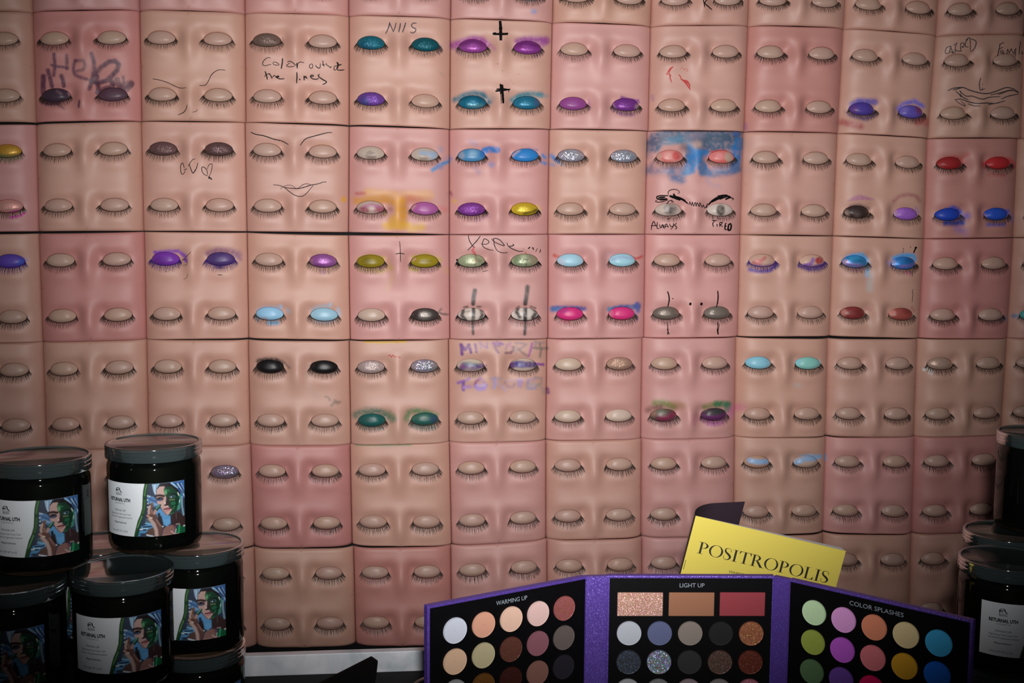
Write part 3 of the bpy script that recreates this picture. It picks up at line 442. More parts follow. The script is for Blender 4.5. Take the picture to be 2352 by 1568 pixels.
# Yeee
lid(3, 5, 0, (165, 172, 138), 's'); lid(3, 5, 1, (150, 158, 128), 's'); lid(3, 5, 2, (205, 190, 180)); lid(3, 5, 3, (205, 192, 184))
ll(3, 5, ('e', [YE(600,740)[0], (16, 4)], 0, 4, (120, 110, 85), .7), ('s', YE(560,590,570,700,545,860), 2.5, 1.5, (125, 70, 55), .7), ('e', [YE(390,640)[0], (10, 6)], 0, 5, (200, 210, 175), .7), ('s', YE(1660,690,1850,705), 2.5, 1.5, (85, 90, 65), .8), ('s', YE(1820,720,1800,860), 3.5, 2, (95, 105, 80), .7), ('e', [YE(1560,720)[0], (6, 10)], 0, 6, (120, 145, 105), .7), ('e', [YE(1980,700)[0], (10, 12)], 0, 7, (165, 145, 120), .7), ('e', [YE(1740,630)[0], (7, 4)], 0, 3, (210, 215, 180), .7),
    ('s', KE(878,505,882,560,878,610), 8, 2, (50, 46, 44), .95), ('s', KE(812,540,802,575,825,605), 8, 2.5, (62, 56, 54), .9), ('s', KE(930,535,942,570,925,600), 7, 2.5, (62, 56, 54), .9), ('s', KE(830,550,850,545), 4, 3, (110, 100, 96), .6), ('s', KE(1232,510,1232,610), 9, 2, (48, 46, 50), .95), ('s', KE(1185,520,1172,550,1195,585), 8, 2.5, (60, 54, 52), .9), ('s', KE(1280,520,1305,550,1285,590), 9, 2.5, (52, 46, 46), .9))
sk(3, 5, ('s', KE(890,405,882,450,878,495), 9, 2.5, (52, 46, 46), .92, .2), ('s', KE(1248,380,1243,430,1232,495), 9, 2.5, (46, 42, 42), .92, .2), ('s', KE(875,620,876,660,878,700), 5, 2.5, (64, 56, 54), .85), ('s', KE(1232,615,1232,660,1228,702), 6, 2.5, (56, 50, 50), .85), ('s', YE(520,400,480,480,545,570), 5, 2.5, (200, 80, 85), .85), ('s', YE(1780,520,1805,580), 3, 2.5, (190, 90, 90), .7), ('s', KE(815,520,840,515), 4, 2, (70, 60, 58), .7), ('s', KE(905,515,930,515), 4, 2, (70, 60, 58), .7), ('s', KE(1175,525,1190,515), 4, 2, (60, 50, 50), .7), ('s', KE(1270,515,1300,525), 4, 2, (60, 50, 50), .7), ('s', KE(790,605,840,620,880,628,950,610), 7, 3, (120, 85, 78), .4))
pen(3, 5, 'handwriting', 'handwriting reading Yeee', INK, (YE(385,95,395,200,440,300,490,370,535,410), 2), (YE(675,125,600,230,490,350,365,480), 2.2), (YE(695,320,800,330,865,310,885,265,850,225,770,195,745,250,720,320,750,390,830,440,920,470,1000,475), 1.9),
    (YE(950,190,1000,250,1100,310,1265,365,1200,270,1130,210,1010,185,1010,290,1040,400,1100,490,1200,535,1290,540,1350,525), 2), (YE(1325,290,1360,370,1440,430,1550,480,1650,505,1735,490), 2), (YE(1380,385,1495,355,1470,320), 2.4), (YE(1850,440,1900,395), 3), (YE(1955,400,1985,465), 3), (YE(2080,420,2030,520), 1.4), (YE(2150,450,2150,490,2130,535), 2), (YE(1725,435,1745,440), 1.4))
pen(3, 5, 'liner_stroke', 'clumped black mascara at the outer corner', INK_BLACK, (YE(95,690,120,760,105,800,160,860), 4))
pen(3, 5, 'liner_stroke', 'thick black liner at the inner corner', INK_BLACK, (YE(700,830,760,800,830,790), 2.5))
pen(3, 5, 'liner_stroke', 'thin stray pencil line', INK, (YE(725,1008,800,985,870,965), 1.3))
for k in (0, 1, 2, 3): LASHM[3, 5, k] = LASH_BLACK
# sky blue with red wings, hot pink with blue bars
lid(3, 6, 0, (160, 200, 218)); lid(3, 6, 1, (155, 200, 215)); lid(3, 6, 2, (205, 50, 120), 'm'); lid(3, 6, 3, (205, 52, 118), 'm')
ll(3, 6, ('e', [C6(190,405)[0], (8, 8)], 0, 5, (195, 195, 210), .7), ('s', C6(950,360,1100,328,1250,350), 5, 4, (150, 140, 190), .5), ('s', C6(200,1150,280,1125), 6, 4, (130, 60, 130), .6), ('e', [C6(930,1180)[0], (6, 9)], 0, 4, (190, 120, 140), .7))
sk(3, 6, ('s', C6(80,300,120,320,190,330,260,310,340,298,440,320,530,370), 5, 2.5, (195, 85, 75), .85), ('s', C6(90,300,140,325), 7, 4, (190, 90, 80), .5), ('s', C6(940,360,1000,325,1130,305,1220,320,1300,350,1350,345,1405,318), 5, 2.5, (190, 70, 65), .85), ('s', C6(920,290,980,300), 12, 8, (185, 150, 165), .4), ('s', C6(60,1100,120,1090,260,1090,400,1090,540,1105), 9, 4, (80, 80, 150), .85), ('s', C6(60,1110,130,1110,160,1120), 11, 5, (75, 110, 165), .8),
    ('s', C6(920,1120,1000,1100,1100,1080,1250,1080,1350,1060), 11, 4, (60, 90, 150), .88), ('s', C6(1330,1030,1340,1130), 9, 4, (80, 90, 160), .8), ('s', C6(915,1100,940,1140), 8, 4, (60, 135, 160), .7), ('s', C6(200,1270,300,1290), 7, 4, (210, 80, 115), .6), ('s', C6(1310,1160,1320,1260), 7, 4, (150, 120, 165), .6))
lid(3, 7, 2, (118, 106, 98), 's'); lid(3, 7, 3, (116, 106, 98), 's'); sk(3, 7, ('s', KF(75,490,110,480), 6, 4, (130, 100, 95), .4))
pen(3, 7, 'painted_tear_lines', 'black vertical strokes and nose dots', INK_BLACK, (KF(168,370,176,395,178,425,170,465), 3), (KF(475,366,478,395,476,430,468,467), 3), (KF(302,444,314,450), 6), (KF(308,440,308,456), 5), (KF(370,444,382,450), 6), (KF(376,440,376,456), 5), (KF(198,412,202,418), 2.4), (KF(168,560,170,600,170,635), 1.8), (KF(166,600,178,635), 1.8), (KF(172,600,168,636), 1.6), (KF(474,560,476,600,480,636), 2), (KF(484,568,480,605), 1.6), (KF(471,600,476,634), 1.6))
# red and violet flecks
lid(3, 8, 0, (178, 145, 130)); lid(3, 8, 1, (172, 140, 125)); ll(3, 8, ('s', KF(695,195,740,185,765,165), 7, 3, (170, 80, 85), .8), ('e', [KF(725,190)[0], (9, 8)], 0, 4, (190, 110, 110), .7), ('s', KF(700,215,760,222,820,212), 7, 4, (105, 70, 150), .85), ('e', [KF(1097,182)[0], (9, 8)], 0, 3, (140, 30, 40), .92), ('s', KF(1005,215,1050,200,1060,175), 8, 3, (110, 70, 150), .9), ('s', KF(990,215,1040,222,1110,210), 6, 3, (85, 50, 130), .85))
sk(3, 8, ('s', KF(670,238,730,250,790,245,830,215), 7, 4, (90, 65, 150), .75), ('s', KF(975,215,1040,238,1100,230,1125,200), 6, 4, (80, 50, 130), .7)); LASHM[3, 8, 0] = LASHM[3, 8, 1] = LASH_PURPLE
# aqua and brick lids
lid(3, 9, 0, (40, 115, 165), 's'); lid(3, 9, 1, (40, 100, 160), 's'); lid(3, 9, 2, (108, 42, 42)); lid(3, 9, 3, (115, 55, 50))
ll(3, 9, ('s', B9(300,440,420,450,520,460), 9, 5, (125, 95, 150), .85), ('e', [B9(270,400)[0], (7, 6)], 0, 4, (175, 135, 165), .8), ('s', B9(400,385,560,390), 4, 3, (25, 80, 110), .6), ('s', B9(350,340,480,325), 6, 4, (60, 150, 195), .7), ('e', [B9(980,410)[0], (7, 9)], 0, 5, (150, 150, 190), .85), ('s', B9(1100,470,1200,460,1290,440), 6, 4, (120, 80, 150), .7), ('e', [B9(1230,390)[0], (10, 9)], 0, 6, (20, 65, 110), .7), ('e', [B9(250,1160)[0], (7, 8)], 0, 4, (165, 115, 105), .7), ('e', [B9(960,1160)[0], (9, 8)], 0, 5, (165, 115, 105), .8), ('e', [B9(480,1170)[0], (12, 10)], 0, 7, (85, 28, 32), .6), ('e', [B9(1220,1130)[0], (12, 9)], 0, 6, (85, 28, 30), .7))
sk(3, 9, ('s', B9(300,330,400,300,520,290,590,360,600,440), 8, 4, (70, 140, 190), .8), ('s', B9(610,430,600,600), 9, 5, (105, 150, 185), .75), ('s', B9(640,600,640,800), 13, 8, (150, 145, 145), .6), ('s', B9(1000,340,1150,300,1290,310,1310,360), 9, 4, (60, 140, 195), .8), ('s', B9(920,410,950,460,1100,500), 6, 4, (140, 120, 170), .6), ('s', B9(1160,550,1230,560,1250,600), 4, 2.5, (215, 120, 145), .85), ('s', B9(330,500,420,530,540,500), 6, 4, (150, 95, 120), .6), ('s', B9(1270,470,1300,490), 6, 3, (70, 50, 90), .7), ('s', B9(600,1110,640,1120), 5, 4, (140, 80, 75), .5), ('s', B9(1270,1090,1295,1130), 6, 4, (120, 60, 55), .5))
pen(3, 9, 'liner_drip', 'thin black liner drip at the eye corner', INK_BLACK, (B9(1300,490,1275,560,1280,620), 1.2), (B9(1290,480,1320,455,1355,445), 3))
pen(3, 9, 'liner_drip', 'thin black liner drip on the cheek', INK_BLACK, (B9(1290,805,1275,850,1285,880,1272,1010), 1.1))
pen(3, 9, 'liner_flecks', 'black liner flecks above the brow', INK_BLACK, (B9(1345,180,1310,195), 4), (B9(1330,190,1305,240,1295,270), 3), (B9(1140,190,1150,215), 1.4), (B9(1130,265,1145,225), 1.2), (B9(1250,165,1245,190), 1.2))
sk(3, 11, ('s', KF(2285,520,2330,525,2352,515), 8, 4, (40, 60, 85), .7)); lid(3, 11, 2, (35, 80, 80)); sk(3, 10, ('s', KF(2210,535,2245,540), 7, 6, (60, 80, 105), .5))
# row 4
lid(4, 3, 0, (22, 19, 21)); lid(4, 3, 1, (22, 19, 21)); sk(4, 3, ('s', KD(1725,868,1780,860,1840,862,1880,880), 10, 5, (48, 38, 34), .85), ('s', KD(1900,880,1930,915), 4, 3, (80, 60, 55), .6), ('s', KD(2065,900,2090,880), 4, 3, (60, 48, 46), .5), ('s', KD(2170,1105,2190,1110,2200,1130), 4, 3, (120, 95, 85), .6), ('s', KD(2210,1165,2235,1140,2268,1142), 5, 4, (115, 95, 82), .6), ('s', KD(2050,960,2060,1050,2120,1110), 12, 10, (165, 135, 120), .35, .9), ('s', KD(2230,1130,2250,1150), 5, 4, (110, 90, 80), .5))
lid(4, 4, 0, (180, 160, 158), 'g'); lid(4, 4, 1, (170, 165, 185), 'h'); lid(4, 4, 2, (25, 82, 78)); lid(4, 4, 3, (38, 85, 78))
ll(4, 4, ('e', [KE(470,940)[0], (7, 9)], 0, 5, (185, 165, 155), .7), ('e', [KE(610,920)[0], (8, 9)], 0, 5, (185, 165, 155), .6), ('e', [KE(150,1285)[0], (10, 7)], 0, 6, (50, 75, 72), .6), ('e', [KE(610,1280)[0], (8, 10)], 0, 5, (50, 65, 100), .7), ('s', KE(470,1270,560,1260), 8, 6, (75, 110, 90), .5))
sk(4, 4, ('s', KE(85,1250,150,1225,240,1230,300,1260,330,1275), 15, 8, (70, 105, 90), .75, .5), ('s', KE(115,1300,140,1330,250,1335), 10, 7, (70, 105, 95), .6), ('s', KE(310,1240,335,1275), 11, 7, (110, 120, 85), .5), ('s', KE(425,1280,440,1235,490,1220,570,1235,625,1255), 11, 6, (85, 125, 85), .7, .5), ('s', KE(460,1310,520,1335,610,1335), 11, 7, (85, 120, 110), .6), ('s', KE(300,1360,285,1400,265,1430), 12, 10, (160, 135, 115), .35, .9), ('s', KE(425,1370,480,1415), 10, 10, (165, 140, 118), .3, .9))
pen(4, 4, 'pencil_squiggle', 'small brown squiggle between the brows', INK_RED, (KE(300,850,312,843,322,856,334,843,346,858,360,850), 1.6), (KE(372,850,372,860,388,861), 1.4))
# MINECRAF FOREVER lettering in purple shadow
for p, w, c_, a in ((MF(190,75,200,140,205,215), 7, (105,55,130), .9), (MF(195,80,250,150,310,75), 6, (105,55,130), .85), (MF(300,80,325,140,335,190), 6, (105,55,130), .9), (MF(400,65,412,120,420,185), 4.5, (125,85,140), .85), (MF(475,40,485,120), 4, (165,130,165), .7), (MF(480,45,530,100,580,120), 4, (160,125,160), .6), (MF(580,45,580,120), 4, (150,115,155), .7),
    (MF(665,55,740,45,810,65), 6, (140,90,150), .85), (MF(690,90,770,95), 4, (120,80,130), .8), (MF(690,105,740,180,755,195), 4.5, (135,95,130), .8), (MF(930,40,890,80,860,140), 4, (160,115,140), .8), (MF(920,60,935,110), 6, (190,120,150), .6), (MF(860,195,930,195,970,160,975,110), 5.5, (125,85,95), .85), (MF(1020,60,1010,190), 4, (165,140,135), .6), (MF(1005,50,1100,50,1165,70,1090,130,1040,150), 4.5, (150,120,130), .7), (MF(1050,140,1120,200,1180,245), 5, (145,115,115), .7),
    (MF(1255,60,1235,150,1205,240), 5, (160,85,150), .85), (MF(1300,20,1320,130), 5, (150,125,130), .6), (MF(1370,60,1390,160,1375,260), 5, (130,115,105), .75), (MF(1280,120,1380,130,1480,130), 4.5, (120,110,100), .75), (MF(1310,40,1440,50), 4, (150,125,130), .6),
    (MF(145,645,220,620,310,590), 6.5, (140,95,165), .8), (MF(225,640,220,700,225,750), 7, (120,75,150), .85), (MF(230,715,325,705), 6.5, (165,125,190), .75), (MF(480,580,420,620,400,690), 6, (150,85,130), .8), (MF(480,580,540,640,560,690), 6, (170,130,170), .6), (MF(410,700,450,745,530,730,555,690), 8, (160,130,195), .8), (MF(440,680,540,680), 7, (190,165,205), .6),
    (MF(690,580,690,720), 7, (165,150,190), .7), (MF(640,580,790,585), 5, (160,140,165), .6), (MF(720,640,800,700,860,760), 6, (180,155,185), .5), (MF(870,610,990,620), 5, (185,155,170), .5), (MF(850,640,890,700,960,715,990,670), 6, (160,125,140), .55), (MF(1050,610,1070,700,1095,610), 8, (165,135,185), .65), (MF(1195,610,1190,730,1310,730), 6, (150,135,165), .7), (MF(1195,605,1310,590), 6, (165,135,165), .6),
    (MF(1300,560,1390,580,1395,650,1310,700), 6, (155,130,125), .65), (MF(1370,690,1410,740,1440,800), 6, (160,140,130), .6), (MF(1230,680,1290,680), 10, (170,155,165), .5)):
    sk(4, 5, ('s', p, w, 2.2, c_, a, .4))
sk(4, 5, ('s', MF(1310,365,1425,372), 5.5, 2, (120, 55, 140), .9), ('s', MF(560,375,572,390), 4, 2.5, (120, 80, 110), .6)); sk(4, 6, ('s', MF(1485,740,1495,790), 7, 3, (120, 60, 115), .8), ('s', MF(1465,130,1490,125), 5, 3, (125, 110, 105), .6), ('s', KE(1450,750,1500,735), 3, 3, (190, 110, 115), .5))
lid(4, 5, 0, (190, 172, 155)); lid(4, 5, 1, (190, 170, 155)); ll(4, 5, ('s', MF(200,420,260,390,360,400,450,400,520,385), 11, 4, (88, 62, 118), .95), ('s', MF(230,355,300,355,420,370), 6, 4, (70, 105, 120), .8), ('e', [MF(210,390)[0], (6, 7)], 0, 4, (125, 75, 120), .8), ('s', MF(240,440,340,455,430,440), 6, 4, (120, 90, 125), .7), ('s', MF(940,390,1010,360,1130,375,1290,370), 14, 4, (72, 48, 110), .95), ('e', [MF(1070,370)[0], (13, 7)], 0, 5, (70, 65, 140), .8), ('e', [MF(950,390)[0], (6, 8)], 0, 4, (90, 45, 100), .8))
lid(4, 6, 1, (175, 140, 122), 'g'); lid(4, 6, 0, (192, 168, 150)); lid(4, 6, 2, (186, 162, 146)); lid(4, 6, 3, (188, 166, 152))
# green over magenta
lid(4, 7, 2, (85, 70, 62)); lid(4, 7, 3, (62, 45, 58)); ll(4, 7, ('s', G7(250,1280,360,1290,500,1210), 14, 6, (120, 35, 70), .9), ('e', [G7(260,1180)[0], (12, 8)], 0, 6, (115, 115, 100), .7), ('e', [G7(150,1200)[0], (7, 9)], 0, 5, (150, 110, 95), .7), ('s', G7(950,1260,1080,1290,1300,1240), 11, 6, (95, 35, 90), .9), ('e', [G7(1200,1170)[0], (18, 8)], 0, 7, (42, 50, 45), .8), ('s', G7(950,1160,1010,1140), 5, 3, (130, 110, 90), .6))
sk(4, 7, ('s', G7(180,1040,280,1030,400,1060,480,1090), 13, 7, (105, 120, 60), .75, .4), ('s', G7(480,1060,640,1070), 13, 10, (150, 115, 80), .55), ('s', G7(60,1150,160,1120,260,1100), 11, 8, (110, 70, 62), .65), ('s', G7(980,1100,1100,1070,1220,1050), 10, 6, (105, 110, 60), .7), ('s', G7(1180,1050,1300,1050,1370,1060), 13, 5, (50, 100, 65), .88), ('s', G7(1370,1060,1360,1150), 12, 5, (45, 105, 75), .85), ('s', G7(1400,1230,1450,1150,1500,1110), 18, 10, (175, 100, 140), .6), ('s', G7(950,1280,1060,1340,1180,1360,1300,1280), 11, 6, (135, 55, 115), .75), ('s', G7(1050,1380,1250,1360), 9, 7, (185, 110, 155), .6), ('s', G7(840,1260,810,1350), 13, 9, (160, 95, 110), .5), ('s', G7(240,1330,360,1360,480,1320), 7, 5, (130, 70, 90), .5))
sk(4, 8, ('s', G7(1500,1110,1560,1100,1620,1110), 15, 9, (175, 100, 120), .55), ('e', [KF(965,950)[0], (10, 6)], 0, 6, (150, 150, 150), .4, .9))
lid(4, 8, 0, (120, 172, 190)); lid(4, 8, 1, (112, 165, 158)); ll(4, 8, ('e', [KF(965,800)[0], (8, 8)], 0, 5, (110, 165, 185), .7)); sk(4, 8, ('s', KF(1095,800,1100,825), 6, 3, (120, 165, 185), .7), ('s', KF(1000,835,1080,832), 6, 4, (120, 140, 140), .4))
sk(4, 10, ('s', KF(1738,850,1760,840,1790,862), 6, 2.5, (190, 185, 180), .8), ('s', KF(1770,870,1790,875), 4, 2.5, (180, 170, 165), .6)); lid(4, 10, 0, (118, 98, 88), 's')
# rows 5, 6
lid(5, 2, 1, (120, 105, 130), 'h'); lid(5, 8, 0, (150, 118, 98)); lid(5, 8, 1, (140, 118, 105))
KH = crop(1470, 980, 2.6667)
ll(5, 8, ('s', KH(670,205,720,215,790,212), 12, 4, (120, 160, 200), .92), ('s', KH(960,215,1010,195,1080,190), 13, 4, (125, 165, 205), .92)); sk(5, 8, ('s', KH(1070,185,1102,182), 9, 3, (120, 165, 205), .85), ('s', KH(985,180,1060,172), 5, 3, (125, 160, 190), .7), ('s', KH(950,230,1040,240), 5, 3, (120, 150, 180), .5)); sk(5, 9, ('s', KH(1135,170,1137,205), 4, 2, (90, 150, 195), .85))
# soft purple flecks and edge stains
sk(5, 4, ('s', KE(80,1452,250,1456,450,1452), 5, 3, (105, 130, 95), .7)); sk(4, 4, ('s', KE(140,752,260,758,420,752), 5, 3, (200, 160, 40), .8)); sk(3, 4, ('s', KE(250,26,350,28,440,24), 4, 2.5, (205, 165, 60), .7))
# ------------------------------------------------------------------ building the pads
HI = (34, 26); LO = (15, 11)
def make_lashes(p, eu, ev, seed):
    g = np.random.default_rng(seed); n = int(g.integers(76, 90)); V = []; Q = []; T = []
    def uvp(du, dv, off): return p.pt(np.array(eu + du), np.array(ev + dv), off)
    dens = g.uniform(0.85, 1.2); ln0 = g.uniform(0.052, 0.066)
    for k in range(n):
        ph = math.radians(-4 + 188 * (k + g.uniform(-.35, .35)) / (n - 1)); ou, ov = eye_outline(np.array(ph), 0.995); c = math.cos(ph)
        ln = ln0 * (0.82 + 0.25 * math.sin(max(0.05, min(3.09, ph)))) * g.uniform(0.8, 1.12)
        dx = c * abs(c) * 0.75 + 0.10 * g.normal(); dy = 0.92; q = math.hypot(dx, dy); dx /= q; dy /= q
        w = 0.0016 * dens; b = len(V)
        nx, ny = dy, -dx
        for t, off, ww in ((0, 0.0014, w), (0.5, 0.0034, w * 0.75), (1.0, 0.0030, w * 0.15)):
            for s in (-1, 1): V.append(uvp(ou + dx * ln * t + nx * ww * s, ov + dy * ln * t + ny * ww * s, off))
        Q += [(b, b + 1, b + 3, b + 2), (b + 2, b + 3, b + 5, b + 4)]
    ph = np.radians(np.linspace(-6, 186, 40)); b = len(V)      # the band the lashes grow from
    for a in ph:
        o0 = eye_outline(np.array(a), 0.955); o1 = eye_outline(np.array(a), 1.02); V.append(uvp(o0[0], o0[1], 0.0009)); V.append(uvp(o1[0], o1[1] + 0.002, 0.0013))
    Q += [(b + 2 * i, b + 2 * i + 1, b + 2 * i + 3, b + 2 * i + 2) for i in range(39)]
    return fast_mesh('eyelashes', np.array(V), Q, smooth=False)
def make_lid(p, eu, ev, hi):
    nr, ns = (14, 80) if hi else (8, 48)
    ph = np.arange(ns) * 2 * math.pi / ns; ou, ov = eye_outline(ph, 0.962); rho = [1.0, 1.0] + [1 - (q / nr) ** 1.15 for q in range(1, nr)]
    U = []; W = []; O = []
    for q, rr in enumerate(rho):
        U.append(eu + ou * rr); W.append(ev + ov * rr); d = 0.0052 * (1 - rr ** 2.3) - 0.0009
        O.append(np.full(ns, d if q else -0.0040))
    U = np.concatenate(U + [[eu]]); W = np.concatenate(W + [[ev]]); O = np.concatenate(O + [[0.0043]])
    V = p.pt(U, W, O); m = len(rho); Q = []; k = np.arange(ns); k2 = (k + 1) % ns
    for q in range(m - 1): Q.append(np.stack([q * ns + k, q * ns + k2, (q + 1) * ns + k2, (q + 1) * ns + k], 1))
    T = np.stack([(m - 1) * ns + k, (m - 1) * ns + k2, np.full(ns, m * ns)], 1)
    return V, np.concatenate(Q)[:, ::-1], T[:, ::-1]
def catmull(pts, step=1.3):
    pts = [np.asarray(q, float) for q in pts]
    if len(pts) == 2: pts = [pts[0], (pts[0] + pts[1]) / 2, pts[1]]
    e = [2 * pts[0] - pts[1]] + pts + [2 * pts[-1] - pts[-2]]; out = []
    for i in range(1, len(e) - 2):
        n = max(2, int(np.linalg.norm(e[i + 1] - e[i]) / step))
        for t in np.arange(n) / n:
            out.append(0.5 * (2 * e[i] + (e[i + 1] - e[i - 1]) * t + (2 * e[i - 1] - 5 * e[i] + 4 * e[i + 1] - e[i + 2]) * t ** 2 + (-e[i - 1] + 3 * e[i] - 3 * e[i + 1] + e[i + 2]) * t ** 3))
    return np.array(out + [e[-2]])
def make_pen(p, strokes, name):
    V = []; Q = []; b = 0
    for pts, w in strokes:
        c = catmull(pts); t = np.gradient(c, axis=0); t /= np.maximum(np.linalg.norm(t, axis=1, keepdims=True), 1e-6); nrm = np.stack([-t[:, 1], t[:, 0]], 1)
        n = len(c); s = np.linspace(0, 1, n); ww = w * 0.5 * (0.55 + 0.45 * np.sin(np.pi * np.clip(s * 0.9 + 0.07, 0, 1)) ** 0.5) * (0.88 + 0.24 * vnoise(c[:, 0], c[:, 1], 0.5))
        for sd in (-1, 1):
            u, v = p.inv(c + sd * nrm * ww[:, None]); V.append(p.pt(np.clip(u, 0.004, .996), np.clip(v, 0.004, .996), 0.00035 if True else 0))
        k = np.arange(n - 1); Q.append(np.stack([b + k, b + k + 1, b + n + k + 1, b + n + k], 1)); b += 2 * n
    return fast_mesh(name, np.concatenate(V), np.concatenate(Q), smooth=False)

def conv_for(p):
    return lambda rgb, x, y: surf(rgb, x, y)
PAD_LABEL = {}
for _row, _t in enumerate((
 """bare tan eye pad cut by the top left corner of the picture|bare pink eye pad cut by the top edge, above the pad reading Help|pink eye pad cut by the top edge, above the pad with drawn brows and nose|pink eye pad cut by the top edge, above the pad reading Color outside the lines|pink eye pad cut by the top edge, above the pad reading NIIS|pink eye pad with a silvery eyelid at the top edge, above the two crosses|tan eye pad cut by the top edge, above the pad with two plum eyelids|tan eye pad with a pencilled letter K, cut by the top edge|bare eye pad at the top edge, right neighbour of the one with the letter K|bare eye pad at the top edge, above the pad with violet eyelids|bare dim eye pad in the top right corner, above the drawn lips""",
 """bare tan eye pad at the left edge, left of the pad reading Help|deep pink eye pad with Help smeared on it in dark purple|tan eye pad with thin pencilled brows and a nose|tan eye pad with the handwriting Color outside the lines|tan eye pad with NIIS written above teal glitter eyelids|tan eye pad with two black crosses between purple and teal eyelids|pinkish eye pad with two plum lower eyelids and bare upper ones|tan eye pad with red pencil scribbles below an eye|bare deep pink eye pad right of the one with red scribbles|tan eye pad with violet lower eyelids and reddish smears at the corners|dim eye pad with pencilled words above big drawn lips|thin sliver of eye pad at the right edge beside the drawn lips""",
 """eye pad at the left edge with a gold-green eyelid|bare tan eye pad directly below the one reading Help|tan eye pad with pencilled hearts below brown glitter eyelids|tan eye pad with pencilled brows and smiling lips|pink eye pad with grey irises and yellow smears|pink eye pad with blue, purple and yellow eyelids|tan eye pad with two silver glitter eyelids|eye pad with a blue painted mask above ALWAYS TIRED|bare tan eye pad right of the one reading ALWAYS TIRED|tan eye pad with mauve brow bars over one black and one purple eyelid|deep pink eye pad with red upper and blue lower eyelids|sliver of bare eye pad at the right edge beside red and blue eyelids""",
 """eye pad at the left edge with a dark blue-violet eyelid|bare deep pink eye pad left of the one with purple lashes|tan eye pad with purple upper eyelids and purple mascara|tan eye pad with pale blue lower eyelids and one purple upper one|pink eye pad with olive yellow eyelids below a small upside-down cross|pink eye pad reading Yeee with black striped lower eyelids|pinkish eye pad with sky blue and hot pink eyelids|pink eye pad with black vertical strokes through two taupe eyelids|tan eye pad with red and violet flecks on its upper eyelids|tan eye pad with bright blue upper and brick red lower eyelids|bare deep pink eye pad directly below the red and blue eyelids|sliver of eye pad at the right edge with a teal smear""",
 """bare tan eye pad at the left edge, just above the leftmost jar|bare tan eye pad just above the gap between the two topmost left jars|bare tan eye pad left of the one with black eyelids|tan eye pad with two black upper eyelids|tan eye pad with dark green lower eyelids and a holographic upper one|tan eye pad with smeary purple lettering across it|pink eye pad with one shimmering eyelid, right of the purple lettering|pink eye pad with green and magenta lower eyelids|tan eye pad with pale blue and mint upper eyelids|bare tan eye pad right of the pale blue and mint eyelids|tan eye pad with a whitish smear at one eye corner|sliver of bare eye pad at the right edge, above the right jars""",
 """bare eye pad behind the lid of the leftmost jar|tan eye pad mostly hidden, seen between the two topmost left jars|tan eye pad with one blue glitter eyelid, beside the topmost left jar|bare deep pink eye pad right of the blue glitter eyelid|bare tan eye pad directly below the dark green eyelids|bare pink eye pad directly below the purple lettering|bare tan eye pad three places left of the sky blue smeared eyelids, two left counting it|bare pink eye pad directly below the green and magenta eyelids|tan eye pad with sky blue smears on its upper eyelids|bare pink eye pad right of the sky blue smeared eyelids|bare deep pink eye pad left of the top jar on the right|sliver of eye pad squeezed left of the top jar on the right""",
 """||narrow strip of tan eye pad in the lowest row beside the left jars|bare tan eye pad in the lowest row above the white slab|bare deep pink eye pad in the lowest row, left of the palette corner|bare pinkish eye pad in the lowest row behind the palette's left wing|bare tan eye pad in the lowest row above the left purple hinge|bare reddish eye pad in the lowest row, left of the booklet|eye pad in the lowest row almost hidden by the yellow booklet|bare tan eye pad in the lowest row, right of the booklet|bare dim eye pad in the lowest row, left of the right jars""")):
    for _c, _l in enumerate(_t.split('|')): PAD_LABEL[_row, _c] = _l.strip()
PAD_LABEL[5, 6] = 'bare tan eye pad directly below the pink one with a shimmering eyelid'
PADS = {}
for r in range(7):
    for c in range(12):
        if (r, c) in ((0, 11), (6, 0), (6, 1), (6, 11)): continue      # not in the picture
        p = Pad(r, c); key = (r, c); hi = key in SKINL
        U, V, OFF, Q = pad_topology(*(HI if hi else LO))
        me = fast_mesh('pad_skin', p.pt(U, V, OFF), Q)
        rgb = np.zeros((len(U), 3)); al = np.zeros(len(U))
        if hi: paint(proj(p.pt(U, V) + p.origin), SKINL[key], rgb, al, conv_for(p), 1.5 if key == (1, 1) else 1.25)
        add_col(me, 'Paint', np.column_stack([rgb, al]))
        root = link('makeup_practice_pad', me, None, SKIN); root.location = p.origin
        tone = np.array(TONES.get(key, TAN)) * (1 + 0.05 * (rng.random(3) - 0.5)); root.color = (*[float(x) for x in tone], 1)
        k = 0
        for ev in EYE_V:
            for eu in EYE_U:
                col, kind = LIDS.get((r, c, k), (None, 'm')); lay = LIDL.get(key, []); hil = col is not None or bool(lay)
                LV, LQ, LT = make_lid(p, eu, ev, hil); lm = fast_mesh('eyelid', LV, LQ, LT)
                ctr = proj(LV[-1] + p.origin)
                base = surf(col, *ctr) if col is not None else LIDC * (1 + 0.05 * (rng.random(3) - .5))
                rgb = np.tile(base, (len(LV), 1)).astype(float); al = np.ones(len(LV))
                if lay: paint(proj(LV + p.origin), lay, rgb, al, conv_for(p))
                add_col(lm, 'Paint', np.column_stack([rgb, al]))
                lo_ = link('eyelid', lm, root, LID[kind])
                link('eyelashes', make_lashes(p, eu, ev, r * 1000 + c * 10 + k), lo_, LASHM.get((r, c, k), LASH))
                k += 1
        for name, label, mat, strokes in PEN.get(key, []):
            o = link(name, make_pen(p, strokes, name), root, mat); o['label'] = label
        tag(root, PAD_LABEL[key], 'eye pad', 'silicone eye pads on the wall'); PADS[key] = root
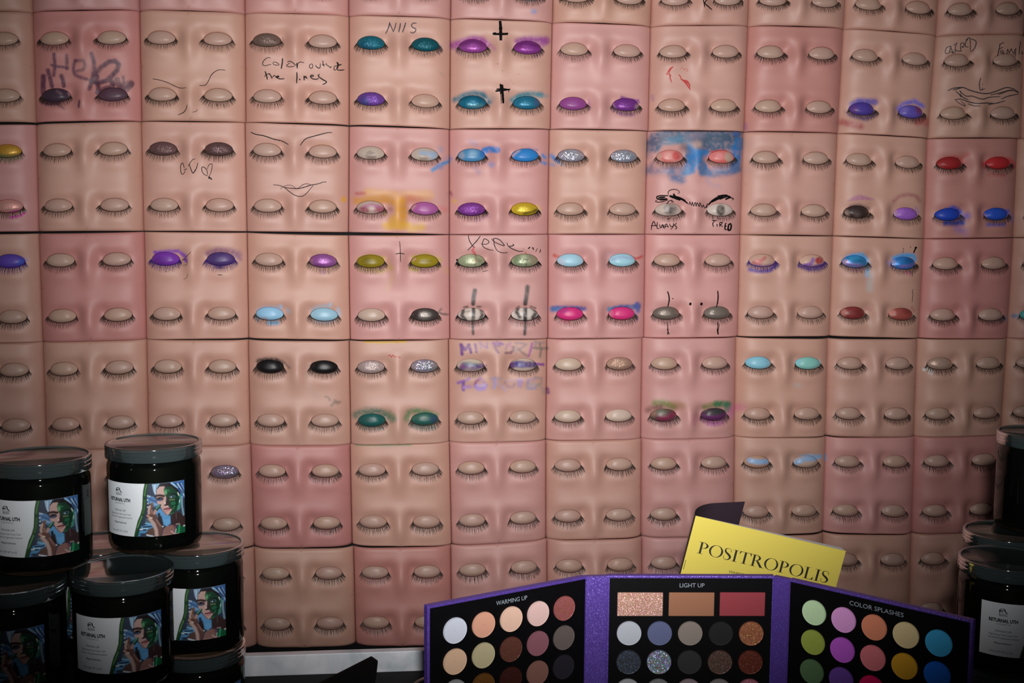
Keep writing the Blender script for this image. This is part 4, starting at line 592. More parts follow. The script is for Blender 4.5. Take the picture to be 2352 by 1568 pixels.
# ------------------------------------------------------------------ table, riser, slab
CLOTH, nt, b = new_mat('black_cloth'); b.inputs['Base Color'].default_value = (0.008, 0.007, 0.008, 1); b.inputs['Roughness'].default_value = 0.9
wv = nt.nodes.new('ShaderNodeTexNoise'); wv.inputs['Scale'].default_value = 900; bp = nt.nodes.new('ShaderNodeBump'); bp.inputs['Strength'].default_value = 0.25
nt.links.new(wv.outputs[0], bp.inputs['Height']); nt.links.new(bp.outputs[0], b.inputs['Normal'])
TT = 0.75; YS = -(WALL_D - 1.38)
fl = link('floor', MB().box((0.12, -0.9, -0.01), (2.2, 1.6, 0.01)).mesh('floor'), None, plain('dark_floor', (0.02, 0.018, 0.017), 0.6)); fl['kind'] = 'structure'
tb = bpy.data.objects.new('display_table', None); COL.objects.link(tb); tb.location = (0.15, -1.235, 0)
tag(tb, 'table under a black cloth that carries the jars and the palette', 'table')
o = link('table_top', MB().box((0, 0, TT - 0.0175), (1.02, 0.435, 0.0175)).mesh('table_top'), tb, CLOTH); bevel(o, 0.004)
for sx in (-0.97, 0.97):
    for sy in (-0.39, 0.39): link('leg', MB().box((sx, sy, (TT - 0.035) / 2), (0.02, 0.02, (TT - 0.035) / 2)).mesh('leg'), tb, BLACK)
def cloth_side(x0, y0, x1, y1):
    n = 120; V = []; Q = []
    L = math.hypot(x1 - x0, y1 - y0); nx, ny = (y1 - y0) / L, -(x1 - x0) / L
    for i in range(n + 1):
        t = i / n; w = 0.010 + 0.010 * math.sin(t * L * 38) * 0.8
        for z, k in ((TT - 0.004, 0.08), (TT - 0.15, 0.55), (0.12, 1.0)): V.append((x0 + (x1 - x0) * t + nx * w * k, y0 + (y1 - y0) * t + ny * w * k, z))
    Q = [(3 * i + j, 3 * i + 3 + j, 3 * i + 4 + j, 3 * i + 1 + j) for i in range(n) for j in range(2)]
    return MB().add(V, Q)
m = cloth_side(-1.03, -0.445, 1.03, -0.445); link('cloth_drape', m.mesh('cloth_drape', True), tb, CLOTH)

_q = on_level(770, 1547.5, TT); RIS_Y = _q[1]; Z_SLAB = TT
MARB, nt, b = new_mat('white_marble'); tc = nt.nodes.new('ShaderNodeTexCoord'); nz = nt.nodes.new('ShaderNodeTexNoise'); nz.inputs['Scale'].default_value = 14; nz.inputs['Detail'].default_value = 8; nz.inputs['Distortion'].default_value = 1.5
nt.links.new(tc.outputs['Object'], nz.inputs['Vector']); rp = nt.nodes.new('ShaderNodeValToRGB'); rp.color_ramp.elements[0].position = 0.36; rp.color_ramp.elements[0].color = (0.50, 0.56, 0.60, 1); rp.color_ramp.elements[1].position = 0.62; rp.color_ramp.elements[1].color = (0.80, 0.80, 0.86, 1)
nt.links.new(nz.outputs[0], rp.inputs[0]); nt.links.new(rp.outputs[0], b.inputs['Base Color']); b.inputs['Roughness'].default_value = 0.5
sx0 = on_wall(545, 1520, RIS_Y)[0]; zt = on_wall(770, 1500, RIS_Y)[2]
sl = link('marble_slab', MB().box((0, 0, 0), ((0.13 - sx0) / 2, 0.006, (zt - Z_SLAB) / 2)).mesh('marble_slab'), None, MARB)
sl.location = ((0.13 + sx0) / 2, RIS_Y + 0.006, (zt + Z_SLAB) / 2); bevel(sl, 0.0012); tag(sl, 'white marble slab standing between the left jars and the palette', 'slab')

# ------------------------------------------------------------------ jars
def clear_mat(name, tint, diff, dcol, rough=0.08, gloss=0.5):
    m = bpy.data.materials.new(name); m.use_nodes = True; nt = m.node_tree; nt.nodes.clear(); out = nt.nodes.new('ShaderNodeOutputMaterial')
    tr = nt.nodes.new('ShaderNodeBsdfTransparent'); tr.inputs[0].default_value = (*tint, 1)
    df = nt.nodes.new('ShaderNodeBsdfDiffuse'); df.inputs[0].default_value = (*dcol, 1)
    gl = nt.nodes.new('ShaderNodeBsdfGlossy'); gl.inputs['Roughness'].default_value = rough
    a = nt.nodes.new('ShaderNodeMixShader'); a.inputs[0].default_value = diff; nt.links.new(tr.outputs[0], a.inputs[1]); nt.links.new(df.outputs[0], a.inputs[2])
    fr = nt.nodes.new('ShaderNodeFresnel'); fr.inputs[0].default_value = 1.46
    mu = nt.nodes.new('ShaderNodeMath'); mu.operation = 'MULTIPLY'; mu.inputs[1].default_value = gloss; nt.links.new(fr.outputs[0], mu.inputs[0])
    c = nt.nodes.new('ShaderNodeMixShader'); nt.links.new(mu.outputs[0], c.inputs[0]); nt.links.new(a.outputs[0], c.inputs[1]); nt.links.new(gl.outputs[0], c.inputs[2])
    nt.links.new(c.outputs[0], out.inputs[0]); return m
JAR_CLEAR = clear_mat('jar_plastic', (0.36, 0.37, 0.31), 0.02, (0.05, 0.09, 0.08), 0.05, 0.6)
LID_CLEAR = clear_mat('lid_plastic', (0.47, 0.52, 0.49), 0.14, (0.22, 0.29, 0.31), 0.10, 0.55)
CREAM = plain('dark_cream', (0.006, 0.0065, 0.0055), 0.6, spec=0.25)
LAB, nt, b = new_mat('printed_label'); at = nt.nodes.new('ShaderNodeAttribute'); at.attribute_name = 'Print'; nt.links.new(at.outputs['Color'], b.inputs['Base Color']); b.inputs['Roughness'].default_value = 0.45
LINK = plain('label_ink', lin((22, 22, 28)), 0.5); SIDE = plain('dark_green_label', (0.012, 0.03, 0.022), 0.5)
JR, JH = 0.046, 0.1035
LR = 0.0448; LA0, LA1 = math.radians(-73.3), math.radians(37.5); LZ0, LZ1 = 0.0195, 0.0710
def cyl(ang, z, r): return (r * math.sin(ang), -r * math.cos(ang), z)
# the print, traced on one label: crop pixels -> label (s, t)
def lab_uv(P):
    P = np.asarray(P, float); x, y = P[:, 0], P[:, 1]; a = np.arcsin(np.clip((x - 1181) / 1103, -.999, .999))
    top = 140 - 85 * ((x - 900) / 770) ** 2; bot = 1415 - 95 * ((x - 900) / 770) ** 2
    return np.stack([(a - LA0) / (LA1 - LA0) * (LA1 - LA0) * LR * 1000, (y - top) / (bot - top) * (LZ1 - LZ0) * 1000], 1)   # millimetres on the label
nu, nv = 250, 165
gs, gt = np.meshgrid(np.linspace(0, 1, nu), np.linspace(0, 1, nv)); LP = np.stack([gs.ravel() * (LA1 - LA0) * LR * 1000, gt.ravel() * (LZ1 - LZ0) * 1000], 1)
prgb = np.tile(lin((240, 246, 252)), (len(LP), 1)); pal = np.ones(len(LP))
def pr(kind, pts, w, soft, rgb, a=1.0):
    pts = np.asarray(pts, float).reshape(-1, 2)
    if kind == 'e':
        c = lab_uv(pts[:1])[0]; rr = pts[1] / 10.45 / 211 * 92; L = ('e', [c, rr], 0, soft, rgb, a, 0)
    else: L = (kind, [tuple(q) for q in lab_uv(pts)], w, soft, rgb, a, 0)
    paint(LP, [L], prgb, pal, lambda col, x, y: lin(col))
PX = 92 / 211 / 10.453     # mm per crop pixel
pr('p', [980,130,1900,0,1900,1460,690,1460,740,1250,800,1050,870,900,900,700,910,520,930,350,960,220], 0, .15, (22, 42, 72))
pr('p', [1010,420,1130,440,1230,520,1260,640,1180,700,1080,640,1010,560], 0, .5, (92, 140, 190)); pr('s', [1060,500,1230,580], 2.2, .5, (60, 95, 150), .8); pr('s', [1090,590,1220,640], 1.6, .5, (150, 190, 225), .7)
pr('p', [1190,820,1290,720,1400,860,1520,900,1520,1060,1440,1150,1360,1120,1320,900,1230,960], 0, .4, (92, 160, 215)); pr('p', [1360,1000,1520,960,1520,1080,1420,1150], 0, .8, (110, 175, 225), .7)
pr('p', [860,1160,1120,1080,1150,1160,960,1310,780,1410,800,1330], 0, .4, (90, 155, 205)); pr('s', [960,1090,1130,1110], 1.5, .4, (130, 190, 230)); pr('s', [900,1180,1080,1165], 1.3, .3, (20, 35, 60)); pr('s', [840,1250,960,1250], 1.3, .4, (20, 35, 60)); pr('s', [880,1210,1000,1215], .9, .3, (190, 225, 240)); pr('s', [830,1235,880,1240], 1.2, .3, (225, 240, 248)); pr('s', [830,1350,900,1345], 1.2, .4, (18, 30, 55)); pr('p', [1000,1240,1140,1180,1170,1330,1100,1400,960,1370], 0, .5, (95, 68, 58))
pr('s', [980,1370,1140,1410], 1.4, .4, (215, 222, 232))
for y in (990, 1030, 1060): pr('s', [960,y,1040,y + 8], .6, .3, (120, 160, 165), .7)
pr('p', [1120,150,1290,130,1220,260,1200,430,1150,330], 0, .3, (160, 196, 226)); pr('s', [1180,180,1190,380], .9, .4, (205, 225, 240)); pr('s', [1230,160,1200,330], .8, .3, (110, 150, 195), .8)
pr('p', [1530,100,1860,0,1870,480,1800,420,1720,280], 0, .3, (60, 105, 165)); pr('s', [1560,110,1700,200], 2.0, .4, (150, 195, 230)); pr('s', [1700,110,1850,400], 1.3, .4, (170, 200, 230)); pr('s', [1780,100,1850,270], 1.1, .4, (135, 175, 215)); pr('s', [1640,110,1820,330], 1.0, .4, (22, 38, 78)); pr('s', [1740,90,1860,300], .8, .3, (22, 38, 78))
pr('p', [1270,180,1330,130,1530,110,1690,230,1760,330,1760,480,1700,330,1560,210,1400,200,1250,260], 0, .4, (36, 28, 30))
pr('p', [1215,420,1225,280,1290,200,1400,190,1430,300,1430,480,1420,620,1500,700,1560,740,1540,830,1450,880,1400,850,1340,760,1290,660,1230,600,1215,500], 0, .35, (206, 170, 162))
pr('p', [1400,210,1560,190,1700,320,1750,480,1730,640,1650,780,1520,870,1500,830,1560,740,1520,680,1470,640,1470,500,1400,400,1380,280], 0, .5, (28, 66, 46)); pr('p', [1470,420,1520,440,1500,640,1430,640,1400,640,1440,560], 0, .7, (52, 44, 40), .8)
pr('p', [1560,480,1720,440,1700,620,1600,720,1540,620], 0, .9, (18, 52, 36), .9); pr('e', [1425,330,30,60], 0, .5, (96, 172, 120)); pr('s', [1400,270,1500,290], 1.6, .6, (50, 120, 80), .8); pr('e', [1590,590,60,45], 0, .7, (40, 112, 76), .8); pr('s', [1580,720,1620,660], 1.0, .4, (70, 140, 95), .8)
pr('s', [1210,425,1290,410,1380,425], 2.2, .5, (46, 28, 28)); pr('e', [1290,500,85,48], 0, .5, (44, 32, 42)); pr('e', [1290,515,40,20], 0, .35, (92, 112, 160)); pr('e', [1285,490,28,26], 0, .3, (14, 12, 18))
pr('s', [1520,400,1600,360,1680,400], 1.4, .5, (16, 24, 24)); pr('e', [1570,430,75,42], 0, .5, (66, 96, 92)); pr('e', [1570,430,34,30], 0, .3, (28, 44, 70)); pr('e', [1550,440,16,12], 0, .3, (215, 232, 235)); pr('s', [1510,510,1620,500], 1.0, .4, (125, 145, 100), .8)
pr('s', [1400,640,1450,640], 1.6, .5, (52, 32, 32)); pr('s', [1440,560,1460,620], 2.2, .6, (60, 42, 38), .7); pr('e', [1400,590,18,30], 0, .5, (236, 212, 206), .8)
pr('p', [1360,740,1440,695,1500,690,1540,720,1480,780,1420,790], 0, .3, (176, 106, 110)); pr('s', [1370,742,1450,735,1530,712], .8, .25, (52, 22, 28)); pr('s', [1400,765,1480,755], .8, .3, (226, 166, 166), .8); pr('e', [1450,665,30,12], 0, .4, (228, 200, 196), .8); pr('s', [1360,780,1430,870], 1.6, .7, (150, 112, 108), .7); pr('e', [1560,840,60,22], 0, .5, (46, 110, 80), .8)
pr('p', [1530,880,1660,780,1860,870,1860,1180,1700,1110,1540,1120,1520,1000], 0, .5, (58, 40, 40)); pr('s', [1650,790,1655,960], .5, .3, (120, 112, 110), .6); pr('p', [1310,1400,1360,1220,1430,1150,1540,1110,1640,1150,1600,1280,1660,1360,1560,1410], 0, .5, (146, 106, 100)); pr('s', [1340,1380,1500,1340], 1.4, .6, (180, 140, 130), .6)
pr('p', [1690,1140,1860,1120,1870,1300,1700,1340,1630,1330,1640,1220], 0, .3, (18, 92, 58)); pr('s', [1720,1120,1700,1290], 2.0, .6, (50, 160, 105), .9); pr('s', [1820,1120,1860,1110], 1.4, .3, (205, 215, 210)); pr('s', [1640,1210,1630,1290], 1.2, .3, (170, 190, 180)); pr('s', [1530,1270,1620,1330,1700,1320], 1.2, .4, (206, 170, 165)); pr('s', [1760,1310,1860,1290], .8, .3, (200, 190, 185)); pr('s', [1650,1090,1720,1080], 1.4, .4, (156, 130, 126)); pr('s', [1590,1120,1620,1200], 1.4, .5, (120, 70, 80))
pr('s', [1700,330,1720,390], 1.0, .3, (222, 230, 224)); pr('s', [1750,380,1760,480,1740,580,1720,700], 2.2, .6, (66, 140, 130)); pr('s', [1790,420,1790,640,1820,850], 2.0, .5, (130, 165, 185)); pr('s', [1740,500,1730,560], .9, .3, (200, 230, 220)); pr('s', [1700,640,1680,750,1740,700], .9, .3, (90, 160, 130), .8)
pr('s', [1110,620,1080,760,1060,880], 2.6, .5, (120, 82, 66)); pr('s', [1060,680,1030,800,1040,900], 2.0, .4, (206, 172, 160)); pr('s', [1290,650,1210,740,1180,790], 2.2, .3, (14, 74, 52)); pr('s', [1275,650,1200,730], .7, .25, (120, 200, 165)); pr('s', [1180,790,1150,880], 2.6, .4, (186, 148, 138)); pr('s', [1100,780,1110,880], 2.0, .4, (150, 110, 100))
pr('p', [980,880,1100,860,1200,880,1220,980,1330,1130,1340,1220,1280,1420,1140,1420,1160,1260,1120,1120,1040,1010,970,940], 0, .5, (104, 66, 58)); pr('s', [1050,980,1140,1100,1190,1250,1200,1400], 3.0, .9, (196, 168, 160)); pr('s', [1000,900,1060,950], 1.6, .5, (206, 165, 150), .9); pr('e', [1085,960,28,16], 0, .3, (235, 215, 205)); pr('s', [1200,1000,1290,1150], 1.2, .4, (158, 120, 112), .8)
pr('p', [1230,840,1280,830,1310,960,1350,1130,1290,1100,1230,980], 0, .4, (30, 20, 24)); pr('e', [1340,1160,20,14], 0, .3, (215, 225, 220))
for x, y in ((1020,430),(1060,440),(1015,530),(1020,610),(1015,700)): pr('e', [x,y,16,18], 0, .35, (215, 235, 245), .9)
pr('s', [995,140,960,300,945,440,940,560,925,740,880,900,820,1040,790,1150,755,1280,725,1420], 3.4, .25, (30, 74, 36)); pr('s', [1000,160,965,300,950,430], .9, .35, (98, 150, 88)); pr('s', [950,540,935,720,900,850], 1.5, .6, (72, 112, 60)); pr('s', [880,920,830,1040,795,1140,770,1200], .9, .35, (120, 175, 110)); pr('s', [770,1150,740,1300], 1.0, .5, (60, 100, 56), .8)
cl, sl_ = np.meshgrid(np.arange(nu - 1), np.arange(nv - 1)); q0 = (sl_ * nu + cl).ravel(); LQ = np.stack([q0 + nu, q0 + nu + 1, q0 + 1, q0], 1)
ang = LA0 + gs.ravel() * (LA1 - LA0); LV = np.stack([LR * np.sin(ang), -LR * np.cos(ang), LZ1 - gt.ravel() * (LZ1 - LZ0)], 1)
LABEL_ME = fast_mesh('label', LV, LQ); add_col(LABEL_ME, 'Print', np.column_stack([prgb, pal])); LABEL_ME.materials.append(LAB)
# writing, bent round the jar
def text_mesh(body, bold=0.0, spacing=1.0):
    cu = bpy.data.curves.new('text', 'FONT'); cu.body = body; cu.size = 1.0; cu.offset = bold; cu.space_character = spacing; cu.align_x = 'CENTER'; cu.fill_mode = 'FRONT'; cu.resolution_u = 3
    ob = bpy.data.objects.new('text', cu); COL.objects.link(ob); bpy.context.view_layer.update()
    me = bpy.data.meshes.new_from_object(ob.evaluated_get(bpy.context.evaluated_depsgraph_get())); V = np.zeros(len(me.vertices) * 3); me.vertices.foreach_get('co', V); V = V.reshape(-1, 3)
    Fc = [tuple(p.vertices) for p in me.polygons]; bpy.data.objects.remove(ob); bpy.data.curves.remove(cu); bpy.data.meshes.remove(me)
    return V, Fc
TXT = MB()
def label_line(body, x0, x1, t, capmm, bold=0.0, spacing=1.0, sk=0.0):
    V, Fc = text_mesh(body, bold, spacing); a0, a1 = [math.asin((x - 1181) / 1103) for x in (x0, x1)]; mn, mx_ = V[:, 0].min(), V[:, 0].max()
    h = V[:, 1].max(); z = LZ1 - t * (LZ1 - LZ0)
    TXT.add([cyl(a0 + (a1 - a0) * (v[0] + sk * v[1] - mn) / (mx_ - mn), z + (v[1] - h / 2) * capmm / 1000 / h, LR + 0.00018) for v in V], Fc)
label_line('RETURNAL UTH', 195, 625, 0.322, 3.3, 0.042); label_line('COSMETIC', 280, 500, 0.392, 1.5, 0.0, 1.25); label_line('Ultimate Lift', 270, 515, 0.52, 2.0, 0, 1, .2)
label_line('Regenerating Youth Cream Color', 205, 640, 0.592, 1.7); label_line('Gel mask Lift regenerated moisture', 200, 660, 0.652, 1.7); label_line('#RegenerateHuman', 265, 530, 0.752, 1.8, 0.01); label_line('473ml, NET WT 16 OZ', 220, 550, 0.915, 1.7)
def logo_strip(pts, w):
    pts = catmull(np.array(pts, float), 12); t = np.gradient(pts, axis=0); t /= np.linalg.norm(t, axis=1, keepdims=True); nn = np.stack([-t[:, 1], t[:, 0]], 1) * w / 2; V = []
    for q in np.concatenate([pts - nn, pts + nn]):
        s, tt = lab_uv(q[None])[0]; V.append(cyl(LA0 + s / 1000 / LR, LZ1 - tt / 1000, LR + 0.00018))
    n = len(pts); TXT.add(V, [(i, i + 1, n + i + 1, n + i) for i in range(n - 1)])
for p_, w_ in (([318,300,325,240,370,228,395,250,400,300,440,345], 14), ([318,300,330,275,370,275], 22), ([375,250,420,320,440,350], 12), ([335,310,350,300,375,320], 10), ([318,345,420,350], 6), ([318,362,430,366], 6), ([318,378,435,384], 7), ([318,396,440,402], 8), ([316,300,318,390], 6)): logo_strip(np.array(p_).reshape(-1, 2), w_)
TXT_ME = TXT.mesh('label_text'); TXT_ME.materials.append(LINK)
body_me = MB().lathe([(0.0005, 0.0004), (0.038, 0.0004), (0.0425, 0.0022), (0.0444, 0.007), (0.0446, 0.012), (0.0446, 0.082), (0.0440, 0.0855), (0.0425, 0.0875), (0.0425, 0.0915)]).mesh('body', True); body_me.materials.append(JAR_CLEAR)
cream_me = MB().lathe([(0.0005, 0.004), (0.037, 0.004), (0.0405, 0.006), (0.0416, 0.011), (0.0416, 0.080), (0.0400, 0.0835), (0.0395, 0.086), (0.0005, 0.0862)]).mesh('contents', True); cream_me.materials.append(CREAM)
lid_prof = [(0.0005, 0.1018), (0.0415, 0.1018), (0.0425, 0.1024), (0.0430, 0.1034), (0.0448, 0.1035), (0.0457, 0.1031), (0.0460, 0.1022), (0.0460, 0.1004), (0.0455, 0.1000), (0.0455, 0.0994), (0.0460, 0.0989), (0.0460, 0.0968), (0.0455, 0.0963), (0.0455, 0.0957), (0.0460, 0.0952), (0.0460, 0.0912), (0.0457, 0.0905), (0.0448, 0.0905), (0.0446, 0.0920), (0.0446, 0.0990), (0.0430, 0.1005), (0.0005, 0.1006)]
lid_me = MB().lathe(lid_prof).mesh('lid'); smooth_by_angle(lid_me, 40); lid_me.materials.append(LID_CLEAR)
sv = [cyl(a, z, LR) for a in np.radians(np.linspace(48, 66, 8)) for z in (0.030, 0.064)]; side_me = MB().add(sv, [(2 * i, 2 * i + 2, 2 * i + 3, 2 * i + 1) for i in range(7)]).mesh('side_label', True); side_me.materials.append(SIDE)
def jar(x, y, z, extra, label, side=False):
    t = bpy.data.objects.new('cream_jar', None); COL.objects.link(t); y = y + YS; t.location = (x, y, z)
    t.rotation_euler.z = math.atan2(-x, y - CAM[1]) * -1 * -1 * -1 if False else math.atan2(CAM[0] - x, -(CAM[1] - y)) + math.radians(extra)
    link('body', body_me, t); link('contents', cream_me, t); link('lid', lid_me, t)
    lb = link('label', LABEL_ME, t); link('label_text', TXT_ME, lb); lb['label'] = 'white and blue label with a woman in a green face mask'
    if side: link('side_label', side_me, t)
    return tag(t, label, 'jar', 'stacked cream jars')
T1 = TT; T2 = T1 + JH; T3 = T2 + JH
jar(-0.3165, -0.2706, T3, 7, 'dark cream jar cut by the left edge, upper tier of the left stack', True)
jar(-0.2250, -0.2094, T3, 0, 'dark cream jar standing highest in the left stack, its whole label in view')
jar(-0.2810, -0.2000, T2, -30, 'cream jar at the back of the left stack, only a slice of lid showing')
jar(-0.2409, -0.2881, T2, 9, 'dark cream jar at the front of the left stack, dim full label')
jar(-0.1855, -0.2097, T2, -2, 'dark cream jar at the right of the left stack, label half hidden')
jar(-0.3310, -0.3139, T2, -5, 'shadowed cream jar in the lower left corner with only the face on its label showing')
jar(-0.1855, -0.2097, T1, 25, 'bottom cream jar of the left stack, only its ribbed lid rim showing')
jar(0.6041, -0.3240, T2, 45, 'dark cream jar at the right edge beside the palette, label text in view')
jar(0.6573, -0.2298, T2, 100, 'cream jar behind the right front jar, its clear lid showing')
jar(0.6960, -0.2180, T3, 100, 'dark cream jar on top of the right stack, cut by the right edge')
jar(0.6041, -0.3240, T1, 60, 'lowest cream jar of the right stack, lid just above the bottom edge')
for x, y, w, d in ((-0.300, -0.262, 0.065, 0.085), (0.672, -0.225, 0.045, 0.045)):
    o = link('black_stand', MB().box((0, 0, 0), (w, d, JH / 2 - 0.0002)).mesh('black_stand'), None, CLOTH); o.location = (x, y + YS, TT + JH / 2); bevel(o, 0.002)
    tag(o, 'low black stand hidden under the left jars' if x < 0 else 'low black stand hidden under the right jars', 'stand')
# ------------------------------------------------------------------ the three-part palette
def purple_glitter():
    m, nt, b = new_mat('purple_glitter'); n, vo = sparkle_normal(nt, 2000, 0.5); 
    tc = nt.nodes.new('ShaderNodeTexCoord'); v2 = nt.nodes.new('ShaderNodeTexVoronoi'); v2.inputs['Scale'].default_value = 520; nt.links.new(tc.outputs['Object'], v2.inputs['Vector'])
    b.inputs['Base Color'].default_value = (*[float(q) for q in lin((92, 66, 160))], 1); b.inputs['Roughness'].default_value = 0.4; b.inputs['Metallic'].default_value = 0.25; nt.links.new(n, b.inputs['Normal']); return m
PURPLE = purple_glitter(); PANEL = plain('black_card', (0.003, 0.0027, 0.0035), 0.5, spec=0.12); PRINT = plain('silver_print', lin((150, 162, 172)), 0.4)
_pans = {}
def pan_mat(rgb, kind):
    k = (rgb, kind)
    if k not in _pans:
        c = rgb; m, nt, b = new_mat('pressed_powder'); b.inputs['Base Color'].default_value = (*[float(q) for q in c], 1); b.inputs['Roughness'].default_value = 0.7; b.inputs['Specular IOR Level'].default_value = 0.3
        if kind in 'gh':
            n, vo = sparkle_normal(nt, 2200 if kind == 'g' else 1300, 0.55 if kind == 'g' else 0.8); nt.links.new(n, b.inputs['Normal']); b.inputs['Roughness'].default_value = 0.38; b.inputs['Metallic'].default_value = 0.4
            hv = nt.nodes.new('ShaderNodeMix'); hv.data_type = 'RGBA'; hv.blend_type = 'MIX' if kind == 'h' else 'OVERLAY'; hv.inputs[0].default_value = 0.5 if kind == 'h' else 0.4; hv.inputs[6].default_value = (*[float(q) for q in c], 1)
            nt.links.new(vo.outputs['Color'], hv.inputs[7]); nt.links.new(hv.outputs[2], b.inputs['Base Color'])
        _pans[k] = m
    return _pans[k]
ZTOP = ZC - 0.318
def lev(px, py): q = on_level(px, py, ZTOP); return q[:2]
pLO, pLI, pCL, pCR, pRI, pRO = [lev(*q) for q in ((982, 1392), (1348, 1323), (1395, 1321.5), (1780, 1322.5), (1812, 1329), (2235, 1425))]
pal_root = bpy.data.objects.new('eyeshadow_palette', None); COL.objects.link(pal_root); pc = (pCL + pCR) / 2; pal_root.location = (pc[0], pc[1], TT)
tag(pal_root, 'open three-part eyeshadow palette with a purple glitter frame standing in front of the pads', 'palette')
HP = ZTOP - TT; UNIT = 0.0274 / 70.4        # metres per photograph pixel on the middle panel
disc_me = {}
def pan_disc(r):
    if r not in disc_me: disc_me[r] = MB().lathe([(r, 0.0), (r, 0.0012), (r * 0.985, 0.0016), (r * 0.93, 0.0014), (0.0002, 0.00135)], 40).mesh('pan')
    return disc_me[r]
def panel(a, b_, title, sx, pans, rows_at, rects=None):
    """a, b_: ground points of its left and right edge seen from the front; local x along it, y into the back, z up"""
    d = b_ - a; W = np.linalg.norm(d); d /= W; ang = math.atan2(d[1], d[0])
    o = link('panel', MB().box((W / 2, 0.0035, HP / 2), (W / 2, 0.0035, HP / 2)).mesh('panel'), pal_root, PURPLE); bevel(o, 0.0010, 2)
    o.location = (a[0] - pc[0], a[1] - pc[1], 0); o.rotation_euler.z = ang
    f = 0.0022
    link('insert', MB().box((W / 2, -0.0004, HP / 2), (W / 2 - f, 0.0004, HP / 2 - f)).mesh('insert'), o, PANEL)
    V, Fc = text_mesh(title); w = V[:, 0].max() - V[:, 0].min(); h = V[:, 1].max(); tw = sx * UNIT; th = 9.6 * UNIT; zc = HP - 21.5 * UNIT
    link('title', MB().add([((W / 2 + 2 * UNIT) + (v[0] - (V[:, 0].max() + V[:, 0].min()) / 2) / w * tw, -0.00095, zc + (v[1] / h - 0.5) * th) for v in V], Fc).mesh('title'), o, PRINT)
    for r_, row in enumerate(pans):
        for c_, (rgb, kind) in enumerate(row):
            if rgb is None: continue
            x = W / 2 + (c_ - 2) * 70.4 * UNIT; z = HP - rows_at[r_] * UNIT
            pp = proj(np.array([a[0] + d[0] * x, a[1] + d[1] * x, TT + z])); me = pan_disc(28.4 * UNIT).copy(); me.materials.clear(); me.materials.append(pan_mat(tuple(np.round(pan_surf(rgb, pp, a + d * x, d), 4)), kind))
            p_ = link('pan', me, o); p_.location = (x, -0.0008, z); p_.rotation_euler.x = math.pi / 2
    for (x0, x1, y0, y1, rgb, kind) in (rects or []):
        X0, X1 = W / 2 + (x0 - 1588.3) * UNIT, W / 2 + (x1 - 1588.3) * UNIT; Z0, Z1 = HP - (y1 - 1322) * UNIT, HP - (y0 - 1322) * UNIT
        pp = proj(np.array([*(a + d * (X0 + X1) / 2), TT + Z0]))
        p_ = link('pan', MB().box((0, 0, 0), ((X1 - X0) / 2, 0.0007, (Z1 - Z0) / 2)).mesh('pan'), o, pan_mat(tuple(np.round(pan_surf(rgb, pp, a + d * W / 2, d), 4)), kind)); p_.location = ((X0 + X1) / 2, -0.0014, (Z0 + Z1) / 2); bevel(p_, 0.0004, 1)
    return o
def pan_surf(rgb, pp, xy, d):
    """surface colour of a pan from its colour in the photograph: flash strength there, panel's angle included"""
    return tame(lin(rgb) / 1.08 / light_at((xy[0], xy[1], ZTOP - 0.05), (d[1], -d[0], 0)))
m_, g_, h_ = 'm', 'g', 'h'
panel(pLO, pLI, 'WARMING UP', 80, [
    [((188,193,207),m_), ((176,128,108),m_), ((190,156,138),m_), ((190,158,154),m_), ((160,92,88),g_)],
    [((170,140,116),m_), ((150,140,110),m_), ((100,60,50),g_), ((116,72,82),m_), ((86,76,73),m_)],
    [((110,110,112),m_), ((100,64,28),g_), ((62,30,26),g_), ((108,74,66),m_), ((27,25,33),m_)],
    [((120,90,70),m_), ((90,60,50),m_), ((70,40,36),g_), ((100,70,60),m_), ((60,50,50),m_)]], (63, 131.5, 200, 268.5))
panel(pCL, pCR, 'LIGHT UP', 57, [
    [((170,174,184),m_), ((84,90,124),m_), ((118,108,102),m_), ((22,22,24),m_), ((135,84,58),g_)],
    [((62,68,78),g_), ((90,105,128),h_), ((36,36,38),m_), ((82,62,54),g_), ((86,40,30),g_)],
    [((150,150,155),m_), ((110,110,112),m_), ((120,105,110),m_), ((100,95,95),m_), ((150,90,100),g_)]], (134.5, 203, 271.5),
    rects=[(1419.3,1524,1360.2,1415.8,(182,140,124),g_), (1537.4,1642,1360,1415.6,(130,88,66),m_), (1654.7,1759,1359.5,1415.2,(126,48,56),m_)])
panel(pRI, pRO, 'COLOR SPLASHES', 122, [
    [((125,145,115),m_), ((180,125,176),m_), ((166,100,76),m_), ((145,130,96),m_), ((38,112,148),m_)],
    [((96,106,42),m_), ((108,48,120),m_), ((112,58,62),m_), ((148,108,24),m_), ((10,60,128),m_)],
    [((50,70,46),m_), ((58,34,88),m_), ((160,4,66),m_), ((150,120,40),m_), ((20,40,90),m_)],
    [((70,80,60),m_), ((70,40,70),m_), ((140,40,60),m_), ((140,90,40),m_), ((20,60,80),m_)]], (63, 131.5, 200, 268.5))
for a, b_ in ((pLI, pCL), (pCR, pRI)):
    d = b_ - a; W = np.linalg.norm(d); o = link('hinge_strip', MB().box((W / 2, 0.0034, HP / 2), (W / 2 + 0.0016, 0.0026, HP / 2 - 0.0006)).mesh('hinge_strip'), pal_root, PURPLE)
    o.location = (a[0] - pc[0], a[1] - pc[1], 0); o.rotation_euler.z = math.atan2(d[1], d[0])
sc = link('scratch', MB().add([(0, 0, 0), (0.006, 0, 0.0012), (0.006, 0, 0.0018), (0.0062, 0, 0.004), (0.0068, 0, 0.004), (0.0068, 0, 0.0016), (0.0085, 0, 0.002), (0.0085, 0, 0.0012)], [(0, 1, 2), (1, 5, 4, 3), (1, 7, 6, 5)]).mesh('scratch'), pal_root, PRINT)
